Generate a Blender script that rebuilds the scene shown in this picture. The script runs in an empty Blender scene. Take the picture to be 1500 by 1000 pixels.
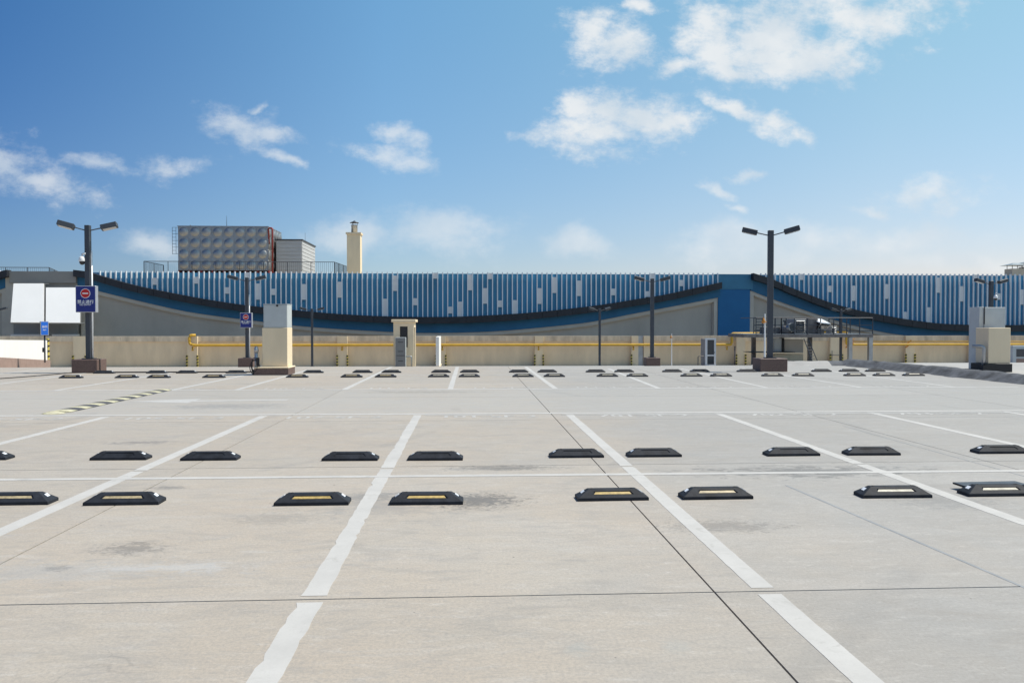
import bpy, bmesh, math, random
from mathutils import Vector, Matrix, noise
R = math.radians
random.seed(11)
SC = bpy.context.scene
COL = SC.collection

# ------------------------------------------------------------------ camera
CAM_H = 1.42
FPX = 1500 * 28 / 36
cd = bpy.data.cameras.new('camera'); cd.lens = 28; cd.sensor_width = 36; cd.clip_start = .05; cd.clip_end = 8000
cam = bpy.data.objects.new('camera', cd); COL.objects.link(cam)
cam.location = (0, 0, CAM_H)
cam.rotation_euler = (R(90 - 1.18), 0, R(-3.04))
SC.camera = cam
_M = cam.rotation_euler.to_matrix()

def ray(px, py): return _M @ Vector(((px - 750) / FPX, (500 - py) / FPX, -1))
def G(px, py, z=0.0):
    d = ray(px, py); t = (z - CAM_H) / d.z
    return Vector((0, 0, CAM_H)) + d * t
def P(px, py, Y):
    d = ray(px, py); return Vector((0, 0, CAM_H)) + d * (Y / d.y)

# ------------------------------------------------------------------ world, sun, exposure
SUN_EL, SUN_AZ = 60.0, 84.0          # azimuth clockwise from +Y
w = bpy.data.worlds.new('World'); SC.world = w; w.use_nodes = True
nt = w.node_tree; nt.nodes.clear()
def N(t, **k):
    n = nt.nodes.new(t)
    for a, b in k.items(): setattr(n, a, b)
    return n
def L(a, b): nt.links.new(a, b)
def M(op, a, b=None, c=None, clamp=False):
    n = N('ShaderNodeMath', operation=op); n.use_clamp = clamp
    for i, v in enumerate((a, b, c)):
        if v is None: continue
        if isinstance(v, (int, float)): n.inputs[i].default_value = v
        else: L(v, n.inputs[i])
    return n.outputs[0]
def smooth(v, lo, hi):
    n = N('ShaderNodeMapRange', interpolation_type='SMOOTHSTEP'); L(v, n.inputs[0])
    n.inputs[1].default_value = lo; n.inputs[2].default_value = hi
    return n.outputs[0]
out = N('ShaderNodeOutputWorld'); bg = N('ShaderNodeBackground'); L(bg.outputs[0], out.inputs[0])
bg.inputs[1].default_value = 0.105
sky = N('ShaderNodeTexSky', sky_type='NISHITA'); sky.sun_disc = False
sky.sun_elevation = R(SUN_EL); sky.sun_rotation = R(SUN_AZ)
sky.altitude = 100; sky.air_density = 1.0; sky.dust_density = 0.35; sky.ozone_density = 1.2
tc = N('ShaderNodeTexCoord'); sep = N('ShaderNodeSeparateXYZ'); L(tc.outputs['Generated'], sep.inputs[0])
yy = M('MAXIMUM', sep.outputs[1], 0.08)
cu = M('DIVIDE', sep.outputs[0], yy); cv = M('DIVIDE', sep.outputs[2], yy)
cmb = N('ShaderNodeCombineXYZ'); L(cu, cmb.inputs[0]); L(cv, cmb.inputs[1])
nz0 = N('ShaderNodeTexNoise'); nz0.inputs['Scale'].default_value = 9; nz0.inputs['Detail'].default_value = 7
L(cmb.outputs[0], nz0.inputs['Vector'])
sb = N('ShaderNodeVectorMath', operation='SUBTRACT'); L(nz0.outputs['Color'], sb.inputs[0]); sb.inputs[1].default_value = (.5, .5, .5)
scv = N('ShaderNodeVectorMath', operation='SCALE'); L(sb.outputs[0], scv.inputs[0]); scv.inputs[3].default_value = .085
wp = N('ShaderNodeVectorMath', operation='ADD'); L(cmb.outputs[0], wp.inputs[0]); L(scv.outputs[0], wp.inputs[1])
mp = N('ShaderNodeMapping'); L(cmb.outputs[0], mp.inputs[0]); mp.inputs['Scale'].default_value = (1, 1.5, 1); mp.inputs['Rotation'].default_value = (0, 0, R(12))
fb = N('ShaderNodeTexNoise'); fb.inputs['Scale'].default_value = 13; fb.inputs['Detail'].default_value = 10; fb.inputs['Roughness'].default_value = .67
L(mp.outputs[0], fb.inputs['Vector'])
def blob(cx, cy, rx, ry, rot):
    d = ray(cx, cy); c = (d.x / d.y, d.z / d.y)
    m = N('ShaderNodeMapping', vector_type='TEXTURE'); L(wp.outputs[0], m.inputs[0])
    m.inputs['Location'].default_value = (c[0], c[1], 0)
    m.inputs['Rotation'].default_value = (0, 0, R(rot))
    m.inputs['Scale'].default_value = (rx * 1.28 / FPX, ry * 1.22 / FPX, 1)
    ln = N('ShaderNodeVectorMath', operation='LENGTH'); L(m.outputs[0], ln.inputs[0])
    return M('SUBTRACT', 1, ln.outputs['Value'])
def group(bl, k, lo, hi):
    acc = None
    for b in bl:
        v = blob(*b); acc = v if acc is None else M('MAXIMUM', acc, v)
    f = M('MULTIPLY_ADD', M('SUBTRACT', fb.outputs[0], .5), k, acc)
    return smooth(f, lo, hi)
thick = group([(915, 62, 75, 42, -15), (1040, 60, 60, 60, 0), (1130, 55, 135, 78, 0), (1240, 25, 120, 52, 0), (1160, 95, 130, 30, 0), (1040, 20, 70, 40, 0), (1210, 80, 70, 35, 10),
               (870, 185, 95, 38, 8), (930, 160, 80, 34, -20), (985, 180, 62, 16, -10), (845, 155, 50, 28, 0), (1070, 170, 42, 16, -28), (1130, 190, 45, 17, -12), (985, 95, 30, 16, 0), (990, 55, 40, 34, 0), (880, 40, 34, 22, 0), (1290, 30, 60, 40, 0), (1090, 100, 90, 26, 0), (935, 6, 22, 12, 30)], 3.3, -.06, 1.0)
mid = group([(350, 172, 62, 26, -14), (395, 185, 45, 13, -25), (570, 190, 34, 14, -40), (560, 225, 66, 20, -12), (590, 200, 40, 14, -30), (20, 235, 60, 42, -35), (60, 262, 80, 22, -20), (135, 243, 50, 15, 0), (430, 235, 36, 9, -35),
             (1365, 285, 90, 36, 10), (1270, 312, 34, 12, -15), (1100, 265, 30, 7, 0), (1045, 283, 26, 9, -20), (1080, 312, 24, 8, -10), (250, 240, 60, 20, 0), (378, 148, 12, 8, 40)], 3.2, .0, 1.15)
low = group([(645, 345, 110, 38, 0), (225, 350, 46, 26, -15), (845, 362, 54, 22, -8), (1090, 360, 105, 34, 0), (1200, 358, 90, 30, 0), (1330, 355, 110, 26, 8), (1400, 380, 90, 16, 0), (520, 350, 70, 26, 0)], 1.9, -.05, 1.0)
# the same weather goes on round the rest of the sky
fb2 = N('ShaderNodeTexNoise'); fb2.inputs['Scale'].default_value = 3.2; fb2.inputs['Detail'].default_value = 8; fb2.inputs['Roughness'].default_value = .6
mp2 = N('ShaderNodeMapping'); L(tc.outputs['Generated'], mp2.inputs[0]); mp2.inputs['Scale'].default_value = (1, 1, 2.2); L(mp2.outputs[0], fb2.inputs['Vector'])
rest = M('MULTIPLY', smooth(fb2.outputs[0], .53, .70), smooth(sep.outputs[1], .62, .35))
rest = M('MULTIPLY', rest, smooth(sep.outputs[2], 0, .12))
fr = smooth(sep.outputs[1], .3, .45)
cov = M('MAXIMUM', M('MULTIPLY', thick, .92), M('MULTIPLY', mid, .64))
cov = M('MULTIPLY', M('MAXIMUM', cov, M('MULTIPLY', low, .58)), fr)
cov = M('MAXIMUM', cov, M('MULTIPLY', rest, .8))
# cloud body tone: slightly greyer where thick
fb3 = N('ShaderNodeTexNoise'); fb3.inputs['Scale'].default_value = 12; fb3.inputs['Detail'].default_value = 6; L(cmb.outputs[0], fb3.inputs['Vector'])
cr = N('ShaderNodeMix', data_type='RGBA'); L(smooth(fb3.outputs[0], .35, .62), cr.inputs[0])
cr.inputs[6].default_value = (5.8, 6.4, 6.9, 1); cr.inputs[7].default_value = (7.2, 7.4, 7.5, 1)
# the half of the sky away from the sun is deeper blue, the half towards it paler
dp_ = N('ShaderNodeVectorMath', operation='DOT_PRODUCT'); L(tc.outputs['Generated'], dp_.inputs[0]); dp_.inputs[1].default_value = (math.sin(R(SUN_AZ)), math.cos(R(SUN_AZ)), .0)
def lin_map(v, lo, hi):
    n = N('ShaderNodeMapRange'); L(v, n.inputs[0]); n.inputs[1].default_value = lo; n.inputs[2].default_value = hi; return n.outputs[0]
def mix3(f, a, b_):
    n = N('ShaderNodeMix', data_type='RGBA'); L(f, n.inputs[0])
    for i_, v in ((6, a), (7, b_)):
        if isinstance(v, tuple): n.inputs[i_].default_value = v + (1,)
        else: L(v, n.inputs[i_])
    return n
su1 = lin_map(dp_.outputs['Value'], -.55, 0); su2 = lin_map(dp_.outputs['Value'], 0, .55)
def tri(a, b_, c_): return mix3(su2, mix3(su1, a, b_).outputs[2], c_).outputs[2]
tn = mix3(lin_map(sep.outputs[2], 0, .38), tri((.304, .417, .646), (.726, .738, .899), (1.03, .82, .95)), tri((.03, .33, .74), (.90, 1.30, 1.33), (1.307, 1.548, 1.221)))
ts = N('ShaderNodeMix', data_type='RGBA', blend_type='MULTIPLY'); ts.inputs[0].default_value = 1; L(sky.outputs[0], ts.inputs[6]); L(tn.outputs[2], ts.inputs[7])
mx = N('ShaderNodeMix', data_type='RGBA'); L(cov, mx.inputs[0]); L(ts.outputs[2], mx.inputs[6]); L(cr.outputs[2], mx.inputs[7])
L(mx.outputs[2], bg.inputs[0])
SKY = sky

sd = bpy.data.lights.new('sun', 'SUN'); sd.energy = 4.6; sd.angle = R(.55); sd.color = (1, .94, .84)
sun = bpy.data.objects.new('sun', sd); COL.objects.link(sun)
sv = Vector((math.cos(R(SUN_EL)) * math.sin(R(SUN_AZ)), math.cos(R(SUN_EL)) * math.cos(R(SUN_AZ)), math.sin(R(SUN_EL))))
sun.rotation_euler = (-sv).to_track_quat('-Z', 'Y').to_euler(); sun.location = (20, 10, 40)
vs = SC.view_settings; vs.view_transform = 'Standard'; vs.look = 'None'; vs.gamma = 1; vs.use_curve_mapping = False; vs.exposure = 0.17
SC.render.engine = 'CYCLES'; SC.cycles.max_bounces = 6; SC.cycles.diffuse_bounces = 3

# ------------------------------------------------------------------ materials
def mat(name, col, rough=.7, metal=0., var=.12, scale=3., bump=.0, bscale=60, spec=.5, streak=None):
    m = bpy.data.materials.new(name); m.use_nodes = True; t = m.node_tree; b = t.nodes['Principled BSDF']
    b.inputs['Roughness'].default_value = rough; b.inputs['Metallic'].default_value = metal
    b.inputs['Specular IOR Level'].default_value = spec
    g = t.nodes.new('ShaderNodeNewGeometry'); mpn = t.nodes.new('ShaderNodeMapping'); t.links.new(g.outputs['Position'], mpn.inputs[0])
    if streak: mpn.inputs['Scale'].default_value = streak
    n = t.nodes.new('ShaderNodeTexNoise'); n.inputs['Scale'].default_value = scale; n.inputs['Detail'].default_value = 6; n.inputs['Roughness'].default_value = .62
    t.links.new(mpn.outputs[0], n.inputs['Vector'])
    r = t.nodes.new('ShaderNodeValToRGB'); r.color_ramp.elements[0].position = .3; r.color_ramp.elements[1].position = .7
    r.color_ramp.elements[0].color = tuple(c * (1 - var) for c in col) + (1,)
    r.color_ramp.elements[1].color = tuple(min(1, c * (1 + var)) for c in col) + (1,)
    t.links.new(n.outputs[0], r.inputs[0]); t.links.new(r.outputs[0], b.inputs['Base Color'])
    if bump:
        n2 = t.nodes.new('ShaderNodeTexNoise'); n2.inputs['Scale'].default_value = bscale; n2.inputs['Detail'].default_value = 4
        t.links.new(g.outputs['Position'], n2.inputs['Vector'])
        bp = t.nodes.new('ShaderNodeBump'); bp.inputs['Strength'].default_value = bump; bp.inputs['Distance'].default_value = .02
        t.links.new(n2.outputs[0], bp.inputs['Height']); t.links.new(bp.outputs[0], b.inputs['Normal'])
    return m

def concrete():
    m = bpy.data.materials.new('deck_concrete'); m.use_nodes = True; t = m.node_tree; b = t.nodes['Principled BSDF']
    nn = lambda k: t.nodes.new(k); ln = t.links.new
    b.inputs['Specular IOR Level'].default_value = .35
    g = nn('ShaderNodeNewGeometry'); pos = g.outputs['Position']
    def noi(scale, det=6, rough=.6, sc=(1, 1, 1), off=(0, 0, 0), dist=0):
        mm = nn('ShaderNodeMapping'); ln(pos, mm.inputs[0]); mm.inputs['Scale'].default_value = sc; mm.inputs['Location'].default_value = off
        n = nn('ShaderNodeTexNoise'); n.inputs['Scale'].default_value = scale; n.inputs['Detail'].default_value = det; n.inputs['Roughness'].default_value = rough
        n.inputs['Distortion'].default_value = dist; ln(mm.outputs[0], n.inputs['Vector']); return n.outputs[0]
    def sm(v, lo, hi, a=0, c=1):
        n = nn('ShaderNodeMapRange'); n.interpolation_type = 'SMOOTHSTEP'; ln(v, n.inputs[0]); n.inputs[1].default_value = lo; n.inputs[2].default_value = hi
        n.inputs[3].default_value = a; n.inputs[4].default_value = c; return n.outputs[0]
    def mul(a, c, op='MULTIPLY'):
        n = nn('ShaderNodeMath'); n.operation = op
        for i, v in enumerate((a, c)):
            if isinstance(v, (int, float)): n.inputs[i].default_value = v
            else: ln(v, n.inputs[i])
        return n.outputs[0]
    def mix(f, a, c):
        n = nn('ShaderNodeMix'); n.data_type = 'RGBA'
        ln(f, n.inputs[0])
        for i, v in ((6, a), (7, c)):
            if isinstance(v, tuple): n.inputs[i].default_value = v + (1,)
            else: ln(v, n.inputs[i])
        return n.outputs[2]
    sp0 = nn('ShaderNodeSeparateXYZ'); ln(pos, sp0.inputs[0])
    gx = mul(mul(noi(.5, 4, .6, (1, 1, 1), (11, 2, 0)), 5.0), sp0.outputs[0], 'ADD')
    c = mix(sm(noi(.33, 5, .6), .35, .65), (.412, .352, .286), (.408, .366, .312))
    c = mix(mul(sm(gx, 2.6, 5.6), .85), c, (.318, .312, .300))  # slab tone greyer to the right, partly lens edge darkening put into the colour
    c = mix(mul(sm(noi(.9, 7, .68, (.5, 1.3, 1), (3, 7, 0), .8), .45, .8), .55), c, (.43, .415, .392))
    c = mix(mul(sm(noi(2.2, 8, .72, (.6, 1.4, 1), (9, 1, 0), 1.5), .48, .7), .6), c, (.30, .278, .25))
    c = mix(mul(sm(noi(6, 6, .7, (.5, 1.8, 1), (1, 4, 0), .9), .5, .75), .5), c, (.47, .445, .41))
    # trowel and brush streaks, mostly across the bays
    c = mix(mul(sm(noi(11, 6, .75, (.28, 1.5, 1), (0, 0, 0), 1.0), .5, .72), .55), c, (.27, .255, .24))
    c = mix(mul(sm(noi(60, 3, .7), .38, .66), .5), c, (.28, .26, .235))
    c = mix(mul(sm(noi(24, 5, .75, (.6, 1.3, 1), (2, 2, 0), .6), .52, .7), .45), c, (.27, .255, .235))
    c = mix(mul(sm(noi(18, 5, .75, (.6, 1.3, 1), (22, 2, 0), .6), .56, .72), .4), c, (.52, .49, .45))
    # the driven aisle is greyer and more streaked
    sp = nn('ShaderNodeSeparateXYZ'); ln(pos, sp.inputs[0])
    aisle = mul(sm(sp.outputs[1], 12.4, 13.2), sm(sp.outputs[1], 17.8, 17.2))
    c = mix(mul(aisle, sm(noi(5, 5, .65, (.08, 1.2, 1)), .3, .7, .35, .85)), c, (.36, .348, .325))
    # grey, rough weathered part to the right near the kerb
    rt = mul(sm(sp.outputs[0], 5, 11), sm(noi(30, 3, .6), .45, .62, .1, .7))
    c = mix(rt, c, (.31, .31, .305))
    # stains with a shape of their own (x, y, rx, ry, strength, noise scale, colour)
    st = [(190, 803, .24, .17, .62, 16, (.15, .14, .13)), (84, 832, .10, .06, .6, 18, (.15, .14, .13)), (700, 733, .42, .33, .75, 11, (.10, .10, .10)), (735, 685, .65, .16, .6, 9, (.10, .10, .10)),
          (1195, 690, 1.2, .34, .62, 5, (.12, .12, .12)), (545, 727, .3, .2, .5, 12, (.15, .15, .15)), (1060, 770, .5, .2, .55, 14, (.17, .16, .15)), (690, 925, .30, .18, .15, 12, (.2, .2, .19)),
          (845, 947, .09, .10, .3, 7, (.30, .32, .31)), (990, 948, .09, .09, .25, 7, (.32, .34, .33)), (210, 648, .45, .14, .6, 7, (.17, .16, .16)), (245, 714, .18, .10, .6, 12, (.15, .15, .15)), (560, 740, .6, .5, .35, 8, (.2, .2, .2)),
          (1390, 735, .5, .3, .4, 9, (.17, .17, .17)), (330, 595, 1.2, .5, .5, 6, (.2, .2, .2)), (620, 574, 1.4, .35, .55, 5, (.24, .22, .19)), (400, 760, .35, .2, .4, 16, (.2, .19, .18)), (260, 830, .5, .10, .3, 6, (.55, .55, .54)), (95, 835, 1.0, .22, .3, 5, (.29, .30, .31))]
    shared = {1: noi(6, 7, .7, (1, 1.4, 1), (5, 5, 0), 1), 2: noi(14, 7, .72, (1, 1.4, 1), (15, 5, 0), 1.2)}
    for (px, py, rx, ry, k, ns, colr) in st:
        q = G(px, py)
        mm = nn('ShaderNodeMapping'); mm.vector_type = 'TEXTURE'; ln(pos, mm.inputs[0])
        mm.inputs['Location'].default_value = (q.x, q.y, 0); mm.inputs['Scale'].default_value = (rx, ry, 1)
        le = nn('ShaderNodeVectorMath'); le.operation = 'LENGTH'; ln(mm.outputs[0], le.inputs[0])
        nv = shared[1 if ns < 9 else 2]
        f = mul(mul(mul(nv, .5, 'SUBTRACT'), 4.2), mul(1.0, le.outputs['Value'], 'SUBTRACT'), 'ADD')
        c = mix(mul(sm(f, -.1, .75), k), c, colr)
    # pores, grit and chips
    for s, thr, sh, colr in ((3.2, .030, .6, (.08, .075, .07)), (1.3, .016, .4, (.05, .045, .04)), (8, .06, .75, (.17, .155, .14))):
        v = nn('ShaderNodeTexVoronoi'); v.inputs['Scale'].default_value = s; ln(pos, v.inputs['Vector'])
        cs = nn('ShaderNodeSeparateColor'); ln(v.outputs['Color'], cs.inputs[0])
        f = mul(sm(v.outputs['Distance'], thr, thr * .5), sm(cs.outputs[0], sh, sh + .02))
        c = mix(mul(f, .85), c, colr)
    # hairline cracks, only here and there
    wn = nn('ShaderNodeTexNoise'); wn.inputs['Scale'].default_value = 2.2; wn.inputs['Detail'].default_value = 5; ln(pos, wn.inputs['Vector'])
    wa = nn('ShaderNodeVectorMath'); wa.operation = 'MULTIPLY_ADD'; ln(wn.outputs['Color'], wa.inputs[0]); wa.inputs[1].default_value = (.8, .8, 0); ln(pos, wa.inputs[2])
    vc = nn('ShaderNodeTexVoronoi'); vc.feature = 'DISTANCE_TO_EDGE'; vc.inputs['Scale'].default_value = .42; ln(wa.outputs[0], vc.inputs['Vector'])
    c = mix(mul(sm(vc.outputs['Distance'], .0022, .0006), sm(noi(.55, 3, .5, (1, 1, 1), (40, 3, 0)), .56, .66, 0, .22)), c, (.16, .15, .14))
    # long scratches and old tyre arcs
    wv = nn('ShaderNodeTexWave'); wv.wave_type = 'RINGS'; wv.rings_direction = 'Z'; mm = nn('ShaderNodeMapping'); ln(pos, mm.inputs[0]); mm.inputs['Location'].default_value = (7.4, -12.5, 0)
    ln(mm.outputs[0], wv.inputs['Vector']); wv.inputs['Scale'].default_value = .11; wv.inputs['Distortion'].default_value = 1.2; wv.inputs['Detail'].default_value = 2; wv.inputs['Detail Scale'].default_value = .4
    c = mix(mul(sm(wv.outputs['Fac'], .985, 1), sm(noi(.7, 4), .46, .62, 0, .2)), c, (.2, .195, .19))
    # each pour cured to its own tone
    oi = nn('ShaderNodeObjectInfo'); hv = nn('ShaderNodeHueSaturation'); ln(c, hv.inputs['Color']); ln(sm(oi.outputs['Random'], 0, 1, .965, 1.035), hv.inputs['Value'])
    ln(hv.outputs[0], b.inputs['Base Color'])
    ln(sm(noi(3, 5), .3, .7, .62, .85), b.inputs['Roughness'])
    bp = nn('ShaderNodeBump'); bp.inputs['Strength'].default_value = .35; bp.inputs['Distance'].default_value = .006
    ln(mul(noi(45, 5, .7), mul(noi(6, 4, .6, (.3, 1.5, 1)), .8), 'ADD'), bp.inputs['Height']); ln(bp.outputs[0], b.inputs['Normal'])
    return m

def paint_mat(name, col, wear=.5, under=(.36, .345, .32), scale=7):
    m = bpy.data.materials.new(name); m.use_nodes = True; t = m.node_tree; b = t.nodes['Principled BSDF']
    b.inputs['Roughness'].default_value = .7; b.inputs['Specular IOR Level'].default_value = .3
    g = t.nodes.new('ShaderNodeNewGeometry')
    def noi(s, d, o=0):
        n = t.nodes.new('ShaderNodeTexNoise'); n.inputs['Scale'].default_value = s; n.inputs['Detail'].default_value = d; n.inputs['Roughness'].default_value = .7
        n.inputs['Distortion'].default_value = o; t.links.new(g.outputs['Position'], n.inputs['Vector']); return n
    def sm(v, lo, hi, a=0, c=1):
        n = t.nodes.new('ShaderNodeMapRange'); t.links.new(v, n.inputs[0]); n.inputs[1].default_value = lo; n.inputs[2].default_value = hi; n.inputs[3].default_value = a; n.inputs[4].default_value = c; return n.outputs[0]
    def mx(f, a, c):
        n = t.nodes.new('ShaderNodeMix'); n.data_type = 'RGBA'; t.links.new(f, n.inputs[0])
        for i, v in ((6, a), (7, c)):
            if isinstance(v, tuple): n.inputs[i].default_value = v + (1,)
            else: t.links.new(v, n.inputs[i])
        return n.outputs[2]
    c = mx(sm(noi(2.5, 5).outputs[0], .3, .7), col, tuple(k * .86 for k in col))
    c = mx(sm(noi(90, 3).outputs[0], .5, .75, 0, .35), c, tuple(k * .75 for k in col))
    c = mx(sm(noi(scale, 8, 1).outputs[0], .57, .72, 0, wear), c, under)
    c = mx(sm(noi(1.1, 6, .5).outputs[0], .5, .72, 0, .4), c, tuple(k * .72 for k in col))
    t.links.new(c, b.inputs['Base Color'])
    return m

MT = {}
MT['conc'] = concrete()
MT['joint'] = mat('joint_filler', (.035, .034, .033), .9, var=.4, scale=8)
MT['sealant'] = mat('grey_sealant', (.255, .262, .27), .6, var=.15, scale=4)
MT['line'] = paint_mat('bay_paint', (.515, .50, .475), .75)
MT['lineworn'] = paint_mat('worn_paint', (.50, .49, .47), .9, scale=5)
MT['rubber'] = mat('black_rubber', (.020, .023, .030), .66, var=.45, scale=9, bump=.08, bscale=60, spec=.25)
MT['rubber2'] = mat('rubber_underside', (.05, .057, .07), .5, var=.25, scale=10, bump=.2)
MT['tapey'] = mat('yellow_tape', (.52, .37, .13), .5, var=.3, scale=25)
MT['tapep'] = mat('faded_tape', (.46, .37, .22), .5, var=.35, scale=22)
MT['tapew'] = mat('white_tape', (.45, .42, .33), .5, var=.35, scale=22)
MT['refl'] = mat('white_reflector', (.8, .82, .85), .25, var=.1, scale=30)
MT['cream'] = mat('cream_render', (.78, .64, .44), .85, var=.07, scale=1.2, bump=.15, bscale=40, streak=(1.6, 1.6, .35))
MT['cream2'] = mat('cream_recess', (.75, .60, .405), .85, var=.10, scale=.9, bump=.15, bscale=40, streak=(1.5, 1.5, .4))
MT['coping'] = mat('weathered_coping', (.66, .545, .40), .9, var=.26, scale=1.5, bump=.2, bscale=30, streak=(1.5, 1.5, .4))
MT['white'] = mat('white_render', (.80, .78, .74), .8, var=.05, scale=1.4, streak=(1, 1, .3))
MT['board'] = mat('white_board', (.84, .83, .81), .55, var=.03, scale=.5)
MT['greywall'] = mat('grey_render', (.48, .44, .375), .85, var=.13, scale=.35, bump=.1, bscale=12, streak=(1, 1, .4))
MT['border'] = mat('pale_border_render', (.55, .505, .43), .85, var=.08, scale=.8)
MT['greydark'] = mat('dark_grey_render', (.30, .285, .26), .85, var=.08, scale=.6)
MT['blueback'] = mat('blue_cladding', (.05, .245, .42), .6, var=.2, scale=.5, streak=(1, 1, .25))
MT['blueband'] = mat('blue_band_paint', (.022, .135, .26), .7, var=.18, scale=.5)
MT['bluepier'] = mat('blue_pier_paint', (.012, .14, .33), .7, var=.08, scale=.5)
MT['bluetop'] = mat('blue_pier_top_paint', (.055, .21, .34), .7, var=.10, scale=.7)
MT['fin'] = mat('pale_fin_paint', (.86, .87, .87), .6, var=.08, scale=.8, streak=(1, 1, .3))
MT['infill'] = mat('pale_infill_panel', (.80, .79, .77), .65, var=.05, scale=.5)
MT['cornice'] = mat('black_cornice_metal', (.022, .024, .03), .55, var=.25, scale=1.5)
MT['darkmetal'] = mat('dark_grey_metal', (.055, .062, .075), .5, metal=.2, var=.12, scale=5)
MT['head'] = mat('lamp_head_metal', (.05, .057, .068), .5, metal=.2, var=.12, scale=5)
MT['glass'] = mat('lamp_glass', (.45, .46, .46), .15, var=.1, scale=8)
MT['granite'] = mat('red_brown_granite', (.135, .085, .07), .6, var=.35, scale=38, bump=.1)
MT['steel'] = mat('galvanised_steel', (.36, .375, .39), .38, metal=.75, var=.14, scale=2.5)
MT['steelr'] = mat('pressed_steel', (.37, .365, .355), .42, metal=.9, var=.10, scale=2.5)
MT['cabgrey'] = mat('grey_cabinet_paint', (.47, .50, .50), .6, var=.06, scale=3)
MT['yellow'] = mat('yellow_pipe_paint', (.60, .35, .03), .55, var=.12, scale=2)
MT['orange'] = mat('orange_paint', (.55, .22, .03), .5, var=.15, scale=4)
MT['red'] = mat('red_pipe_paint', (.24, .028, .022), .5, var=.15, scale=3)
MT['black'] = mat('matt_black', (.012, .012, .014), .6, var=.2, scale=6)
MT['void'] = mat('dark_interior', (.01, .012, .016), .25, var=.2, scale=2)
MT['hazy'] = mat('hazard_yellow', (.62, .50, .10), .6, var=.15, scale=10)
MT['signblue'] = mat('sign_blue', (.010, .022, .19), .35, var=.08, scale=6)
MT['signblue2'] = mat('bright_sign_blue', (.012, .14, .62), .35, var=.06, scale=6)
MT['signred'] = mat('sign_red', (.50, .012, .01), .4, var=.06, scale=6)
MT['signwhite'] = mat('sign_white', (.85, .85, .85), .4, var=.03, scale=6)
MT['alu'] = mat('aluminium_frame', (.48, .49, .52), .4, metal=.5, var=.06, scale=6)
MT['camwhite'] = mat('white_plastic', (.78, .78, .77), .35, var=.03, scale=6)
MT['humpy'] = mat('hump_yellow', (.50, .47, .33), .8, var=.18, scale=18, bump=.3)
MT['humpb'] = mat('hump_black', (.085, .085, .095), .8, var=.3, scale=18, bump=.3)
MT['bitumen'] = mat('kerb_bitumen', (.085, .09, .10), .92, var=.6, scale=2.6, bump=.6, bscale=22)
MT['apron'] = mat('apron_concrete', (.36, .35, .335), .9, var=.12, scale=1.2, bump=.2)
MT['galv'] = mat('bright_galvanised', (.78, .79, .80), .4, metal=.15, var=.06, scale=3)
MT['shed'] = mat('pale_shed_sheet', (.45, .45, .45), .6, var=.1, scale=1, streak=(.5, .5, 4))
MT['rust'] = mat('weathered_steel', (.17, .155, .145), .8, var=.4, scale=3, bump=.2)
MT['acgrey'] = mat('unit_casing', (.28, .28, .275), .6, var=.15, scale=3)
MT['glassd'] = mat('dark_glass', (.045, .055, .065), .12, var=.2, scale=2)
MT['city'] = mat('distant_ground', (.22, .21, .19), .95, var=.25, scale=.02)
MT['roof'] = mat('flat_roof', (.42, .38, .30), .9, var=.15, scale=.3)
MT['board2'] = mat('grey_notice_board', (.20, .20, .195), .6, var=.08, scale=4)
MT['pink'] = mat('brown_kerb_paint', (.30, .21, .175), .85, var=.12, scale=3)

# ------------------------------------------------------------------ helpers
def empty(name, loc, label, cat, group=None, rz=0.):
    o = bpy.data.objects.new(name, None); COL.objects.link(o); o.location = loc; o.rotation_euler = (0, 0, rz)
    o.empty_display_size = .2; o['label'] = label; o['category'] = cat
    if group: o['group'] = group
    return o
def tag(o, label, cat, group=None):
    o['label'] = label; o['category'] = cat
    if group: o['group'] = group
    return o

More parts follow.
